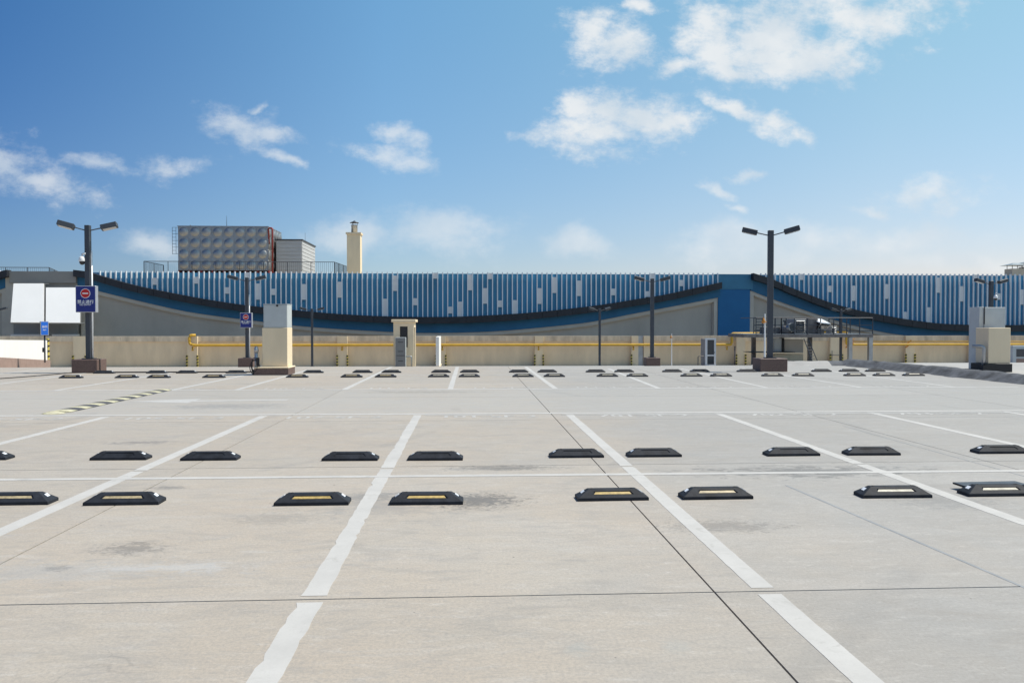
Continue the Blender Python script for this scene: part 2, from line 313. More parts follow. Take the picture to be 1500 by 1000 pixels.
class MB:
    def __init__(s): s.bm = bmesh.new()
    def box(s, c, d, rot=None, bev=0.):
        r = bmesh.ops.create_cube(s.bm, size=1)['verts']
        bmesh.ops.scale(s.bm, vec=d, verts=r)
        if bev > 0:
            es = list({e for v in r for e in v.link_edges})
            q = bmesh.ops.bevel(s.bm, geom=es, offset=bev, segments=1, affect='EDGES', profile=.5)
            r = list({v for f in q['faces'] for v in f.verts} | {v for v in r if v.is_valid})
        if rot is not None: bmesh.ops.rotate(s.bm, cent=(0, 0, 0), matrix=rot, verts=r)
        bmesh.ops.translate(s.bm, vec=c, verts=r); return s
    def b2(s, lo, hi, bev=0.):
        return s.box([(a + b) / 2 for a, b in zip(lo, hi)], [abs(b - a) for a, b in zip(lo, hi)], bev=bev)
    def tube(s, pts, r, seg=8, cap=True, taper=None):
        pts = [Vector(p) for p in pts]; rings = []
        n = len(pts)
        for i, p in enumerate(pts):
            d = (pts[min(i + 1, n - 1)] - pts[max(i - 1, 0)]).normalized()
            a = Vector((0, 0, 1)) if abs(d.z) < .9 else Vector((1, 0, 0))
            x = d.cross(a).normalized(); y = d.cross(x).normalized()
            rr = r if taper is None else taper[i]
            rings.append([s.bm.verts.new(p + (x * math.cos(2 * math.pi * k / seg) + y * math.sin(2 * math.pi * k / seg)) * rr) for k in range(seg)])
        for a, b in zip(rings, rings[1:]):
            for k in range(seg):
                f = s.bm.faces.new((a[k], a[(k + 1) % seg], b[(k + 1) % seg], b[k])); f.smooth = seg > 6
        if cap: s.bm.faces.new(rings[0][::-1]); s.bm.faces.new(rings[-1])
        return s
    def lathe(s, prof, seg=16, c=(0, 0, 0)):
        rings = []
        for (r, z) in prof:
            rings.append([s.bm.verts.new((c[0] + r * math.cos(2 * math.pi * k / seg), c[1] + r * math.sin(2 * math.pi * k / seg), c[2] + z)) for k in range(seg)])
        for a, b in zip(rings, rings[1:]):
            for k in range(seg):
                f = s.bm.faces.new((a[k], a[(k + 1) % seg], b[(k + 1) % seg], b[k])); f.smooth = True
        s.bm.faces.new(rings[0][::-1]); s.bm.faces.new(rings[-1]); return s
    def poly(s, vs, fs):
        v = [s.bm.verts.new(p) for p in vs]
        for f in fs: s.bm.faces.new([v[i] for i in f])
        return s
    def extr(s, loop, dy):
        """loop of (x,z) points at y=dy[0], extruded to y=dy[1]"""
        n = len(loop); a = [s.bm.verts.new((x, dy[0], z)) for x, z in loop]; b = [s.bm.verts.new((x, dy[1], z)) for x, z in loop]
        s.bm.faces.new(a); s.bm.faces.new(b[::-1])
        for i in range(n): s.bm.faces.new((a[(i + 1) % n], a[i], b[i], b[(i + 1) % n]))
        return s
    def mesh(s, name, m):
        bmesh.ops.recalc_face_normals(s.bm, faces=s.bm.faces)
        me = bpy.data.meshes.new(name); s.bm.to_mesh(me); s.bm.free()
        for q in (m if isinstance(m, (list, tuple)) else [m]): me.materials.append(MT[q] if isinstance(q, str) else q)
        return me
    def build(s, name, m, parent=None, loc=None, rz=0.):
        return link(name, s.mesh(name, m), parent, loc, rz)
def link(name, me, parent=None, loc=None, rz=0.):
    o = bpy.data.objects.new(name, me); COL.objects.link(o)
    if parent is not None: o.parent = parent
    if loc is not None: o.location = loc
    if rz: o.rotation_euler = (0, 0, rz)
    return o
def structure(o): o['kind'] = 'structure'; return o
def copy_tree(o, parent=None):
    c = o.copy(); COL.objects.link(c); c.parent = parent
    for ch in [k for k in bpy.data.objects if k.parent == o]: copy_tree(ch, c)
    return c
def text_mesh(body, size, ext=0.002, w=None, h=None, bold=0.):
    cu_ = bpy.data.curves.new('lettering', 'FONT'); cu_.body = body; cu_.size = size; cu_.extrude = ext; cu_.offset = bold; cu_.resolution_u = 3
    cu_.align_x = 'CENTER'; cu_.align_y = 'CENTER'
    o = bpy.data.objects.new('lettering', cu_); COL.objects.link(o)
    dg = bpy.context.evaluated_depsgraph_get(); dg.update()
    me = bpy.data.meshes.new_from_object(o.evaluated_get(dg)); bpy.data.objects.remove(o)
    xs = [v.co.x for v in me.vertices] or [0, 1]; ys = [v.co.y for v in me.vertices] or [0, 1]
    mx_, my_ = (max(xs) + min(xs)) / 2, (max(ys) + min(ys)) / 2
    sx = w / (max(xs) - min(xs)) if w else 1; sy = h / (max(ys) - min(ys)) if h else sx
    for v in me.vertices: v.co = ((v.co.x - mx_) * sx, (v.co.y - my_) * sy, v.co.z)
    return me
def stand(me):      # turn flat lettering upright, facing -Y
    for v in me.vertices: v.co = (v.co.x, -v.co.z, v.co.y)
    return me

def gz(y): return 0. if y < 27 else -.0505 * (y - 27)

# ================================================================== SETTING
deck = MB()
deck.b2((-75, -16, -.6), (75, 27.15, -.014))
deck = structure(deck.build('parking_deck', 'joint'))
JX = [-2.79 + 4.09 * k for k in range(-6, 7)]
JY = [4.15 + 3.87 * k for k in range(-4, 6)] + [27.1]
GAP = .0055
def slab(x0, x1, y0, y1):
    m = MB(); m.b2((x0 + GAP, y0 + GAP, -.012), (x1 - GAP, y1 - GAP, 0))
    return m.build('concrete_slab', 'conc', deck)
xs = [-75] + JX + [75]
for i in range(len(xs) - 1):
    for j in range(len(JY) - 1): slab(xs[i], xs[i + 1], JY[j], JY[j + 1])
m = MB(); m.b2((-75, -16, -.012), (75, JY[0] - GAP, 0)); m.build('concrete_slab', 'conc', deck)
# the deck falls gently away beyond the last bays
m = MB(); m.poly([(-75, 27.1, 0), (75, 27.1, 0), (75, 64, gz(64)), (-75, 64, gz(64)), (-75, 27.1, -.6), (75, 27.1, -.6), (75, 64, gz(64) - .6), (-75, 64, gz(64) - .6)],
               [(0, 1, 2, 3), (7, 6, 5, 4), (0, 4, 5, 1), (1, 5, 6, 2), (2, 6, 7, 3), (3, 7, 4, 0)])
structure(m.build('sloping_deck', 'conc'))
m = MB(); m.poly([(-3000, -3000, -9), (3000, -3000, -9), (3000, 3000, -9), (-3000, 3000, -9)], [(0, 1, 2, 3)]); structure(m.build('ground', 'city'))

# ------------------------------------------------------------------ painted lines
def ragged(a, b, wd, z=.0018, step=.07, jit=.006, mat_='line', gaps=(), name='bay_line', chip=.5):
    """painted strip from a to b (xy), cut at gaps (distances), ragged edges"""
    a = Vector(a[:2]); b = Vector(b[:2]); Ln = (b - a).length; d = (b - a) / Ln; n = Vector((-d.y, d.x))
    segs = []; s0 = 0
    for g0, g1 in sorted(gaps): segs.append((s0, g0)); s0 = g1
    segs.append((s0, Ln)); m_ = MB(); ph = random.random() * 100
    for s0, s1 in segs:
        if s1 - s0 < .05: continue
        k = max(2, int((s1 - s0) / step)); prev = None
        for i in range(k + 1):
            s = s0 + (s1 - s0) * i / k
            e = []
            for sg in (1, -1):
                q = noise.noise(Vector((s * .8, sg * 5, ph))) * jit * 1.0 + noise.noise(Vector((s * 9, sg * 9, ph))) * jit
                if random.random() < .05 * chip: q -= random.random() * jit * 2.5
                p = a + d * s + n * sg * (wd / 2 + q); e.append(m_.bm.verts.new((p.x, p.y, z)))
            e += [m_.bm.verts.new((e[0].co.x, e[0].co.y, .0003)), m_.bm.verts.new((e[1].co.x, e[1].co.y, .0003))]
            if prev:
                m_.bm.faces.new((prev[0], prev[1], e[1], e[0])); m_.bm.faces.new((prev[2], prev[0], e[0], e[2])); m_.bm.faces.new((prev[1], prev[3], e[3], e[1]))
            prev = e
    return m_.build(name, mat_, deck)

YB, YM, YF = -2.2, 7.50, 12.72
for i, x in enumerate([-.82 + 2.4 * k for k in range(-5, 6)]):
    xx = x + {0: 0}.get(i, 0)
    gaps = [(4.10 - YB, 4.20 - YB), (7.885 - YB, 7.935 - YB)] if abs(x) < 4 else [(7.885 - YB, 7.935 - YB)]
    jj = .0085 if abs(x + .82) < .1 else .0045
    ragged((xx, YB), (xx + (.12 if x > 6 and x < 7 else 0), YF - .12), .125, jit=jj, gaps=gaps, chip=2 if jj > .008 else .5)
ragged((-16, 7.60), (18, 7.38), .095, z=.003, step=.15, jit=.004, mat_='line')
ragged((-24, 12.98), (0, 12.76), .14, z=.003, step=.2, jit=.004)
ragged((.0, 12.76), (22, 12.70), .14, z=.003, step=.2, jit=.004)
ragged((1.45, 12.52), (9, 12.46), .07, z=.0042, step=.2, jit=.01, mat_='lineworn')
ragged((-.7, 12.56), (.35, 12.53), .07, z=.0042, step=.2, jit=.01, mat_='lineworn')
ragged((-24, 17.85), (0, 17.62), .16, z=.003, step=.25, jit=.005, mat_='lineworn')
ragged((0, 17.62), (12.6, 17.62), .16, z=.003, step=.25, jit=.005, mat_='lineworn')
for x0, x1 in ((-16.2, -16.2), (-13.7, -13.7), (-11.34, -11.34), (-9.0, -8.85), (-6.5, -6.3), (-5.11, -5.11), (-2.76, -2.65), (-.43, -.42), (1.91, 1.90), (4.24, 4.5), (6.73, 6.85), (8.91, 8.87), (11.1, 11.1)):
    ragged((x0, 17.7), (x1, 27.0 if abs(x0) < 3 or x0 < -12 else 25.6), .12, step=.2, jit=.006, mat_='line' if -3 < x0 < 2 else 'lineworn')
ragged((-18, 22.72), (12.5, 22.72), .1, z=.003, step=.3, jit=.005, mat_='lineworn')
# fading direction arrow in the aisle
m = MB(); q = [(-6.1, 15.0), (-5.0, 15.22), (-5.0, 15.32), (-3.3, 15.42), (-3.3, 15.30), (-4.9, 15.16), (-4.75, 14.94)]
A = [(-6.35, 15.12), (-5.15, 15.62), (-5.15, 15.28), (-3.45, 15.40), (-3.45, 15.22), (-5.15, 15.06), (-5.15, 14.80)]
m.poly([(x, y, .0018) for x, y in A], [(0, 1, 2, 5, 6)[::-1], (2, 3, 4, 5)[::-1]])
m.build('direction_arrow', 'lineworn', deck)
# bay numbers stencilled at the open end of each bay
def bay_no(body, x, y, w_, h_, mt='lineworn'):
    me = text_mesh(body, .3, 0., w=w_, h=h_, bold=.004); me.materials.clear(); me.materials.append(MT[mt]); o = link('bay_number', me, deck, (x, y, .0022)); return o
for k, t in enumerate(['103-SF-2', '105-SF-2', '107-SF-2', '101-SF-2', '701-SF-2', '702-SF-2', '703-SF-2', '704-SF-2']):
    bay_no(t, -.82 + 2.4 * (k - 3) + 1.15, 12.36, 1.45, .26)
for k in range(-3, 5): bay_no('%d-SF-2' % (112 + k), .75 + 2.33 * k, 18.0, 1.3, .26)

# sealed crack and grey sealant runs
def seal(a, b, wd, mt='sealant'): return ragged(a, b, wd, z=.0012, step=.2, jit=.003, mat_=mt, name='sealant_strip', chip=0)
seal((2.80, 6.9), (3.06, 3.3), .022)
seal((5.25, 10.9), (5.2, 6.8), .012)

# ================================================================== WHEEL STOPS
WL, WW, WHt = .58, .170, .086
def make_stop(fresh=True):
    root = empty('wheel_stop', (0, 0, 0), 'x', 'wheel stop', 'black rubber wheel stops on the parking deck')
    hx, hy = WL / 2, WW / 2; lip = .026; tx = hx - .095; ty0, ty1 = -.020, .030
    if not fresh: pass
    m_ = MB()
    base = [(-hx, -hy), (hx, -hy), (hx, hy), (-hx, hy)]
    vs_ = [(x, y, 0) for x, y in base] + [(x, y, lip) for x, y in base]
    top = [(-tx, ty0), (tx, ty0), (tx, ty1), (-tx, ty1)]
    vs_ += [(x, y, WHt) for x, y in top]
    # recess for the tape in the long front face: inner frame on the slope, pushed in
    def onslope(u, v):
        a = Vector((-hx + (2 * hx) * u, -hy, lip)); b = Vector((-tx + 2 * tx * u, ty0, WHt)); return a.lerp(b, v)
    nrm = Vector((0, -(WHt - lip), (ty0 + hy))).normalized()
    fr_ = [onslope(.16, .38), onslope(.84, .38), onslope(.84, .74), onslope(.16, .74)]
    vs_ += [tuple(p) for p in fr_] + [tuple(p - nrm * .006) for p in fr_]
    def onback(u, v):
        a = Vector((-hx + (2 * hx) * u, hy, lip)); b = Vector((-tx + 2 * tx * u, ty1, WHt)); return a.lerp(b, v)
    nbk = Vector((0, WHt - lip, hy - ty1)).normalized()
    fb_ = [onback(.17, .36), onback(.83, .36), onback(.83, .80), onback(.17, .80)]
    vs_ += [tuple(p) for p in fb_] + [tuple(p - nbk * .005) for p in fb_]
    fs_ = [(7, 6, 21, 20), (6, 10, 22, 21), (10, 11, 23, 22), (11, 7, 20, 23), (20, 21, 25, 24), (21, 22, 26, 25), (22, 23, 27, 26), (23, 20, 24, 27), (24, 25, 26, 27),
           (0, 3, 2, 1), (0, 1, 5, 4), (1, 2, 6, 5), (2, 3, 7, 6), (3, 0, 4, 7), (5, 6, 10, 9), (7, 4, 8, 11), (8, 9, 10, 11),
           (4, 5, 13, 12), (5, 9, 14, 13), (9, 8, 15, 14), (8, 4, 12, 15), (12, 13, 17, 16), (13, 14, 18, 17), (14, 15, 19, 18), (15, 12, 16, 19), (16, 17, 18, 19)]
    m_.poly(vs_, fs_)
    es = [e for e in m_.bm.edges if all(v.co.z > .02 for v in e.verts) and not all(v.co.y < 0 and v.index > 11 for v in e.verts)]
    m_.bm.verts.index_update(); big = [e for e in m_.bm.edges if all(v.index < 12 for v in e.verts) and all(v.co.z > .02 for v in e.verts)]
    bmesh.ops.bevel(m_.bm, geom=big, offset=.004, segments=2, affect='EDGES', profile=.5)
    m_.build('body', 'rubber', root)
    # tape on the recess floor
    t0 = [onslope(.19, .44), onslope(.81, .44), onslope(.81, .69), onslope(.19, .69)]
    m_ = MB(); m_.poly([tuple(p - nrm * .0035) for p in t0] + [tuple(p - nrm * .007) for p in t0], [(0, 1, 2, 3), (0, 4, 5, 1), (1, 5, 6, 2), (2, 6, 7, 3), (3, 7, 4, 0)])
    m_.build('reflective_strip', 'tapey', root)
    for s in (-1, 1):     # bolt recess caps and end reflectors
        m_ = MB(); m_.lathe([(.014, 0), (.014, .003), (.010, .003), (.010, .001)], 10, (s * (tx - .03), (ty0 + ty1) / 2, WHt - .0005)); m_.build('bolt_cap', 'black', root)
        a = Vector((s * hx, 0, lip)); b = Vector((s * tx, .02, WHt)); c = a.lerp(b, .55); d = (b - a).normalized(); nn_ = Vector((s * d.z, 0, abs(d.x))).normalized()
        side = Vector((0, 1, 0)); hw, hh = .022, .017
        cs = [c + side * hw * i + d * hh * j + nn_ * .004 for i, j in ((-1, -1), (1, -1), (1, 1), (-1, 1))]
        m_ = MB(); m_.poly([tuple(p) for p in cs] + [tuple(p - nn_ * .006) for p in cs], [(0, 1, 2, 3), (0, 4, 5, 1), (1, 5, 6, 2), (2, 6, 7, 3), (3, 7, 4, 0)])
        m_.build('end_reflector', 'refl', root)
    return root

proto = make_stop()
first = [True]
def place(px0, px1, py, label, turned=False, tape=None, z=0., strip=True, rz=None):
    if first[0]: o = proto; first[0] = False
    else: o = copy_tree(proto)
    a = G(px0, py, z); b = G(px1, py, z); c = (a + b) / 2
    o.location = (c.x, c.y + WW / 2, z)
    o.rotation_euler = (0, 0, (math.pi if turned else 0) + (R(random.uniform(-1.4, 1.4)) if rz is None else R(rz)))
    o['label'] = label
    for ch in [k for k in bpy.data.objects if k.parent == o and k.name.startswith('reflective')]:
        if tape:
            me = ch.data.copy(); me.materials.clear(); me.materials.append(MT[tape]); ch.data = me
    return o
# nearest row, taped face towards us
near = [(-38, 66, 740, 'tapep', 'nearest-row black wheel stop with torn pale tape at the left border of the photo'),
        (124, 229, 740, 'tapep', 'nearest-row black wheel stop with yellow tape peeled off and hanging down its front'),
        (402, 509, 740.5, 'tapey', 'nearest-row black wheel stop with pale yellow strip, just left of the ragged white line'),
        (572, 677, 739.5, 'tapey', 'nearest-row black wheel stop with yellow strip, right of the ragged white line beside black scuffs'),
        (847, 950, 733.5, 'tapey', 'nearest-row black wheel stop with strongest yellow strip, standing across the dark floor joint'),
        (1000, 1105, 731.5, 'tapep', 'nearest-row black wheel stop right of the long diagonal white line near the centre right'),
        (1262, 1369, 729.5, 'tapew', 'nearest-row black wheel stop with scratched pale tape, before the right-hand white line'),
        (1417, 1522, 727, 'tapew', 'nearest-row black wheel stop at the right border, in front of an overturned one'),
        ]
for a, b, y, tp, lb in near: place(a, b, y, lb, tape=tp)
sec = [(-72, 6, 674, 'second-row wheel stop with plain black back, cut off by the left border'),
       (132, 213, 674, 'second-row plain black wheel stop with white end reflector, left of the leftmost long line'),
       (266, 344, 674.5, 'second-row plain black wheel stop standing over the left floor joint'),
       (474, 550, 675, 'second-row plain black wheel stop just left of the ragged white line'),
       (599, 676, 674.5, 'second-row plain black wheel stop just right of the ragged white line'),
       (808, 883, 670.5, 'second-row plain black wheel stop standing across the dark floor joint'),
       (922, 998, 669.5, 'second-row plain black wheel stop right of the central right diagonal line'),
       (1125, 1202, 668, 'second-row plain black wheel stop behind the dark tyre smudge on the right'),
       (1242, 1321, 667, 'second-row plain black wheel stop right of the right-hand diagonal line'),
       (1433, 1511, 664.5, 'second-row plain black wheel stop touching the right border')]
for a, b, y, lb in sec: place(a, b, y, lb, turned=True)
farA = [(85, 119, 'in front of the granite plinth of the left lamp'), (168, 200, 'first to the right of the left lamp plinth'), (215, 247, 'second to the right of the left lamp plinth'),
        (297, 327, 'alone midway between the left lamp and the electrical cabinet'), (420, 449, 'touching the right corner of the electrical cabinet base'), (500, 529, 'left of the bay line that runs to the guard booth'),
        (550, 579, 'right of the bay line that runs to the guard booth'), (628, 657, 'left of the bay line below the white gate panel'), (673, 702, 'right of the bay line below the white gate panel'),
        (752, 781, 'over the dark floor joint near the photo centre'), (798, 827, 'right of the bay line at the photo centre'), (876, 905, 'below the thin middle lamp post'),
        (920, 949, 'left-below the lamp post with a brown plinth by the wall'), (999, 1029, 'below the white-framed door, the left one'), (1043, 1072, 'below the white-framed door, the right one'),
        (1118, 1148, 'in front of the brown plinth of the tall right lamp'), (1163, 1193, 'first to the right of the tall right lamp plinth'), (1239, 1269, 'third from the right end of its row'),
        (1282, 1312, 'second from the right end of its row'), (1325, 1356, 'last at the right end beside the dark kerb')]
for i, (a, b, lb) in enumerate(farA):
    y = 553.9 - (a - 85) / 1240 * 3.4; place(a, b, y, 'third-row taped wheel stop ' + lb, tape='tapep' if i < 7 else 'tapew')
farB = [(135, 167, 'half hidden behind the left lamp plinth'), (214, 243, 'first of the pair left of the electrical cabinet'), (258, 287, 'second of the pair left of the electrical cabinet'),
        (331, 359, 'close left of the electrical cabinet'), (445, 472, 'close right of the electrical cabinet'), (517, 544, 'left of the bay line by the guard booth'),
        (560, 586, 'below the grey board of the guard booth'), (633, 659, 'left of the bay line below the white gate panel'), (675, 701, 'right of the bay line below the white gate panel'),
        (747, 773, 'at the far end of the dark floor joint'), (789, 815, 'right of the central far bay line'), (860, 886, 'left of the thin middle lamp post foot'),
        (902, 928, 'right of the thin middle lamp post foot'), (972, 999, 'right of the lamp post with a brown plinth by the wall'), (1013, 1039, 'below the white-framed door'),
        (1082, 1108, 'touching the left side of the tall right lamp plinth'), (1191, 1219, 'first to the right of the tall right lamp'), (1232, 1259, 'second to the right of the tall right lamp'), (1270, 1298, 'at the right end partly behind the dark kerb')]
for a, b, lb in farB:
    y = 547.0 - (a - 135) / 1135 * 2.8; place(a, b, y, 'farthest-row wheel stop ' + lb, turned=True)
place(1408, 1437, 544.5, 'lone black wheel stop lying on the raised apron left of the right-hand cabinet', turned=True, z=.10, rz=-8)
# overturned stop behind the last near one
o = copy_tree(proto); c = G(1450, 716.5); nl = [k for k in COL.objects if str(k.get('label', '')).startswith('nearest-row black wheel stop at the right border')][0]
o.scale = (1, 1, .58); o.location = (c.x, nl.location.y + .19, WHt * .58 + .004); o.rotation_euler = (math.pi, 0, R(2.5)); o['label'] = 'overturned wheel stop lying upside down, its flat grey underside up, at the right border'
for ch in [k for k in bpy.data.objects if k.parent == o and k.name.startswith('body')]:
    me = ch.data.copy(); me.materials.append(MT['rubber2']); ch.data = me
    for f in me.polygons:
        if f.normal.z < -.9: f.material_index = 1
# the torn end of the tape
m = MB(); q = G(186, 735); pts = [(q.x + .012, q.y + .035, .052), (q.x + .016, q.y + .002, .045), (q.x + .004, q.y - .012, .022), (q.x - .012, q.y - .02, .004)]
vsx = []
for p in pts: vsx += [(p[0] - .011, p[1], p[2]), (p[0] + .011, p[1], p[2])]
m.poly(vsx, [(0, 1, 3, 2), (2, 3, 5, 4), (4, 5, 7, 6)]); o = m.build('tape_end', 'tapey'); md = o.modifiers.new('s', 'SOLIDIFY'); md.thickness = .0015
st1 = [k for k in bpy.data.objects if k.get('label', '').startswith('nearest-row black wheel stop with yellow tape peeled')][0]
o.parent = st1; o.matrix_parent_inverse = (Matrix.Translation(st1.location) @ Matrix.Rotation(st1.rotation_euler.z, 4, 'Z')).inverted()

# ================================================================== SPEED HUMP
hump = empty('speed_hump', (-6.66, 15.4, 0), 'long yellow and black striped rubber speed hump lying across the aisle at left', 'speed hump')
Lh = 4.45; ns = 17; seg = Lh / ns
for i in range(ns):
    m = MB(); y0 = -Lh / 2 + i * seg; prof = []
    for k in range(9):
        a = k / 8; prof.append((-.17 + .34 * a, .004 + .036 * math.sin(math.pi * a) ** .8))
    sk = .13
    va = [m.bm.verts.new((x, y0 + .003 + sk * (x / .17), z)) for x, z in prof]; vb = [m.bm.verts.new((x, y0 + seg - .003 + sk * (x / .17), z)) for x, z in prof]
    for k in range(8): m.bm.faces.new((va[k], va[k + 1], vb[k + 1], vb[k])).smooth = True
    m.bm.faces.new(va[::-1]); m.bm.faces.new(vb); m.bm.faces.new((va[0], vb[0], vb[-1], va[-1]))
    m.build('rubber_segment', 'humpy' if i % 2 == 0 else 'humpb', hump)
for s in (-1, 1):
    m = MB(); ring = []
    for k in range(9):
        a = math.pi * k / 8; ring.append((.17 * math.cos(a), s * (.003 + .17 * math.sin(a)), .004))
    prof = [(.17 - .34 * k / 8, 0, .004 + .036 * math.sin(math.pi * k / 8) ** .8) for k in range(9)]
    vr = [m.bm.verts.new(p) for p in ring]; vp = [m.bm.verts.new(p) for p in prof]
    for k in range(8): m.bm.faces.new((vr[k], vr[k + 1], vp[k + 1], vp[k]))
    m.build('end_cap', 'humpy', hump, (0, s * (Lh / 2 + .02), 0))

# ================================================================== RAISED APRON (right) with lumpy bitumen face
def apron_h(x, y):
    w1 = noise.noise(Vector((y * .55, 3, 0))) * .28 + noise.noise(Vector((y * 2.3, 7, 0))) * .08
    edge = 13.15 + .03 * (22 - y) + w1
    d1 = x - edge
    yb = 27.3 + noise.noise(Vector((x * .5, 1, 5))) * .35
    xb = 11.0
    d2 = min(y - yb, (x - xb) * .9)
    d = max(d1, d2)
    if d <= 0: return -.03
    t = min(1, d / .40); t = t * t * (3 - 2 * t)
    hh = .10 if d1 >= d2 or y < 26 else .13
    bumpy = noise.noise(Vector((x * 3, y * 3, 2))) * .02 * (1 if t < 1 else .25)
    crest = (.13 if d1 >= d2 or y < 26 else .05) * math.exp(-((d - .42) / .24) ** 2) * (1 + .25 * noise.noise(Vector((x * .8, y * .8, 4))))
    return hh * t + bumpy + crest
m = MB(); X0, X1, Y0, Y1 = 9.2, 34, 4.0, 31.0
xs_ = [X0 + .14 * i for i in range(int((17 - X0) / .14))] + [17 + .9 * i for i in range(20)]
ys_ = [Y0 + .14 * i for i in range(int((Y1 - Y0) / .14) + 1)]
gv = [[m.bm.verts.new((x, y, apron_h(x, y) + min(0, gz(y)))) for x in xs_] for y in ys_]
for j in range(len(ys_) - 1):
    for i in range(len(xs_) - 1):
        q = (gv[j][i], gv[j][i + 1], gv[j + 1][i + 1], gv[j + 1][i])
        if all(v.co.z - min(0, gz(v.co.y)) < -.02 for v in q): continue
        f = m.bm.faces.new(q); f.smooth = True
        cx = sum(v.co.x for v in q) / 4; cy = sum(v.co.y for v in q) / 4
        w1 = noise.noise(Vector((cy * .55, 3, 0))) * .28
        d1 = cx - (13.15 + .03 * (22 - cy) + w1)
        f.material_index = 0 if (d1 < .46 and d1 > -.3 and cy < 28) else 1
for v in [v for v in m.bm.verts if not v.link_faces]: m.bm.verts.remove(v)
structure(m.build('raised_apron', ['bitumen', 'apron']))

# ================================================================== BOUNDARY WALL
YW = 62.0; ZT = P(750, 492, YW).z; ZB = gz(YW) - .1
def wx(px, Y=YW): return P(px, 500, Y).x
bw = empty('boundary_wall', (0, YW, 0), 'long low cream rendered boundary wall with pilasters and recessed bays behind the deck', 'wall')
def wl(x0, x1, y0, y1, z0, z1, name, mt, bev=0):
    m_ = MB(); m_.b2((x0, y0 - YW, z0), (x1, y1 - YW, z1), bev=bev); return m_.build(name, mt, bw)
pil = [(-135, -122), (110, 128), (276, 291), (495, 509.5), (639, 653), (783, 795), (924, 934), (942, 952), (1077, 1090), (1214, 1231), (1324, 1337), (1417, 1430), (1530, 1543), (1640, 1653)]
XL, XR = wx(-330), wx(1820)
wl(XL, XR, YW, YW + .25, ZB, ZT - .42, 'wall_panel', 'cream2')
prev = XL
for a, b in pil:
    x0, x1 = wx(a), wx(b)
    wl(x0, x1, YW - .30, YW - .005, ZB, ZT, 'pilaster', 'cream')
    # striped corner guards at the foot
    for xe, sg in ((x0, -1), (x1, 1)):
        if a in (924,) and sg == 1: continue
        if a in (942,) and sg == -1: continue
        gd = MB(); gd.box((xe + sg * .01, -.34, ZB + .55), (.10, .10, .9)); g_ = gd.build('corner_guard', 'hazy', bw)
        for k in range(4):
            s_ = MB(); s_.box((xe + sg * .01, -.34, ZB + .22 + k * .23), (.11, .11, .12), Matrix.Rotation(R(14), 3, 'Y')); s_.build('black_stripe', 'black', g_)
cuts = [(wx(a), wx(b)) for a, b in pil]; x = XL
for x0, x1 in cuts + [(XR, XR)]:
    if x0 > x + .1:
        n = max(1, round((x0 - x) / 2.5)); w_ = (x0 - x) / n
        for k in range(n): wl(x + k * w_ + .006, x + (k + 1) * w_ - .006, YW - .11, YW + .28, ZT - .415, ZT + random.uniform(-.006, .01), 'coping_block', 'coping')
    x = x1
# weathered expansion joint
m = MB(); m.b2((wx(934) + .01, -.12, ZB), (wx(942) - .01, -.01, ZT)); m.build('expansion_joint_cover', 'steel', bw)

# ------------------------------------------------------------------ yellow gas pipe along the wall
Yp = YW - .55
def pz(py, Y=Yp): return P(750, py, Y).z
def pp(px, py, Y=Yp): return P(px, py, Y)
def elbow(a, b, c, r=.2, n=5):
    a, b, c = Vector(a), Vector(b), Vector(c); p0 = b + (a - b).normalized() * r; p1 = b + (c - b).normalized() * r
    return [p0.lerp(b, t).lerp(b.lerp(p1, t), t) for t in [k / n for k in range(n + 1)]]
def piperun(name, pts, r, mt, parent):
    P_ = [Vector(pts[0])]
    for i in range(1, len(pts) - 1): P_ += elbow(pts[i - 1], pts[i], pts[i + 1], r * 1.8)
    P_.append(Vector(pts[-1])); m_ = MB(); m_.tube(P_, r, 10); return m_.build(name, mt, parent)
zc = P(750, 505, Yp).z
gp = empty('gas_pipe', (0, 0, 0), 'long yellow gas pipe running level along the cream wall left of the steel platform', 'pipe')
piperun('pipe_run', [(pp(286, 490).x, Yp + .1, pz(490.5)), (pp(277.5, 490).x, Yp, pz(490.5)), (pp(277.5, 500).x, Yp, pz(503.0)), (pp(284, 500).x, Yp, zc), (pp(1072, 505).x, Yp, zc), (pp(1072, 489).x, Yp, pz(488.5)), (pp(1118, 489).x, Yp, pz(488.5))], .10, 'yellow', gp)
for a in (282, 501, 648, 789, 928, 1065):
    x = wx(a, Yp); m = MB(); m.box((x, Yp + .12, zc - .17), (.09, .34, .07)); m.box((x, Yp, zc - .22), (.08, .1, .2), bev=.01); m.lathe([(.0 + .06, 0), (.09, .06), (.06, .12)], 8, (x, Yp, zc - .42)); m.build('pipe_bracket', 'yellow', gp)
m = MB(); m.lathe([(.13, -.03), (.13, .03)], 12, (0, 0, 0)); fl = m.mesh('flange', 'yellow')
for a in (277.5, 1072):
    o = link('flange', fl, gp, (pp(a, 497).x, Yp, pz(497)))
gp2 = empty('gas_pipe', (0, 0, 0), 'yellow gas pipe on the wall right of the steel platform, thinner pipe above', 'pipe')
xR = wx(1790, Yp)
piperun('pipe_run', [(pp(1200, 486).x, Yp, pz(486)), (pp(1240, 486).x, Yp, pz(486)), (pp(1240, 505).x, Yp, zc), (xR, Yp, zc)], .095, 'yellow', gp2)
piperun('thin_pipe', [(pp(1250, 500).x, Yp, pz(500.6)), (xR, Yp, pz(500.6))], .035, 'yellow', gp2)
for a in (1243, 1331, 1424, 1536):
    x = wx(a, Yp); m = MB(); m.box((x, Yp + .08, zc - .1), (.5, .07, .09), Matrix.Rotation(R(-38), 3, 'Y')); m.box((x + .12, Yp + .12, zc + .2), (.42, .06, .07), Matrix.Rotation(R(-38), 3, 'Y')); m.build('pipe_bracket', 'orange', gp2)
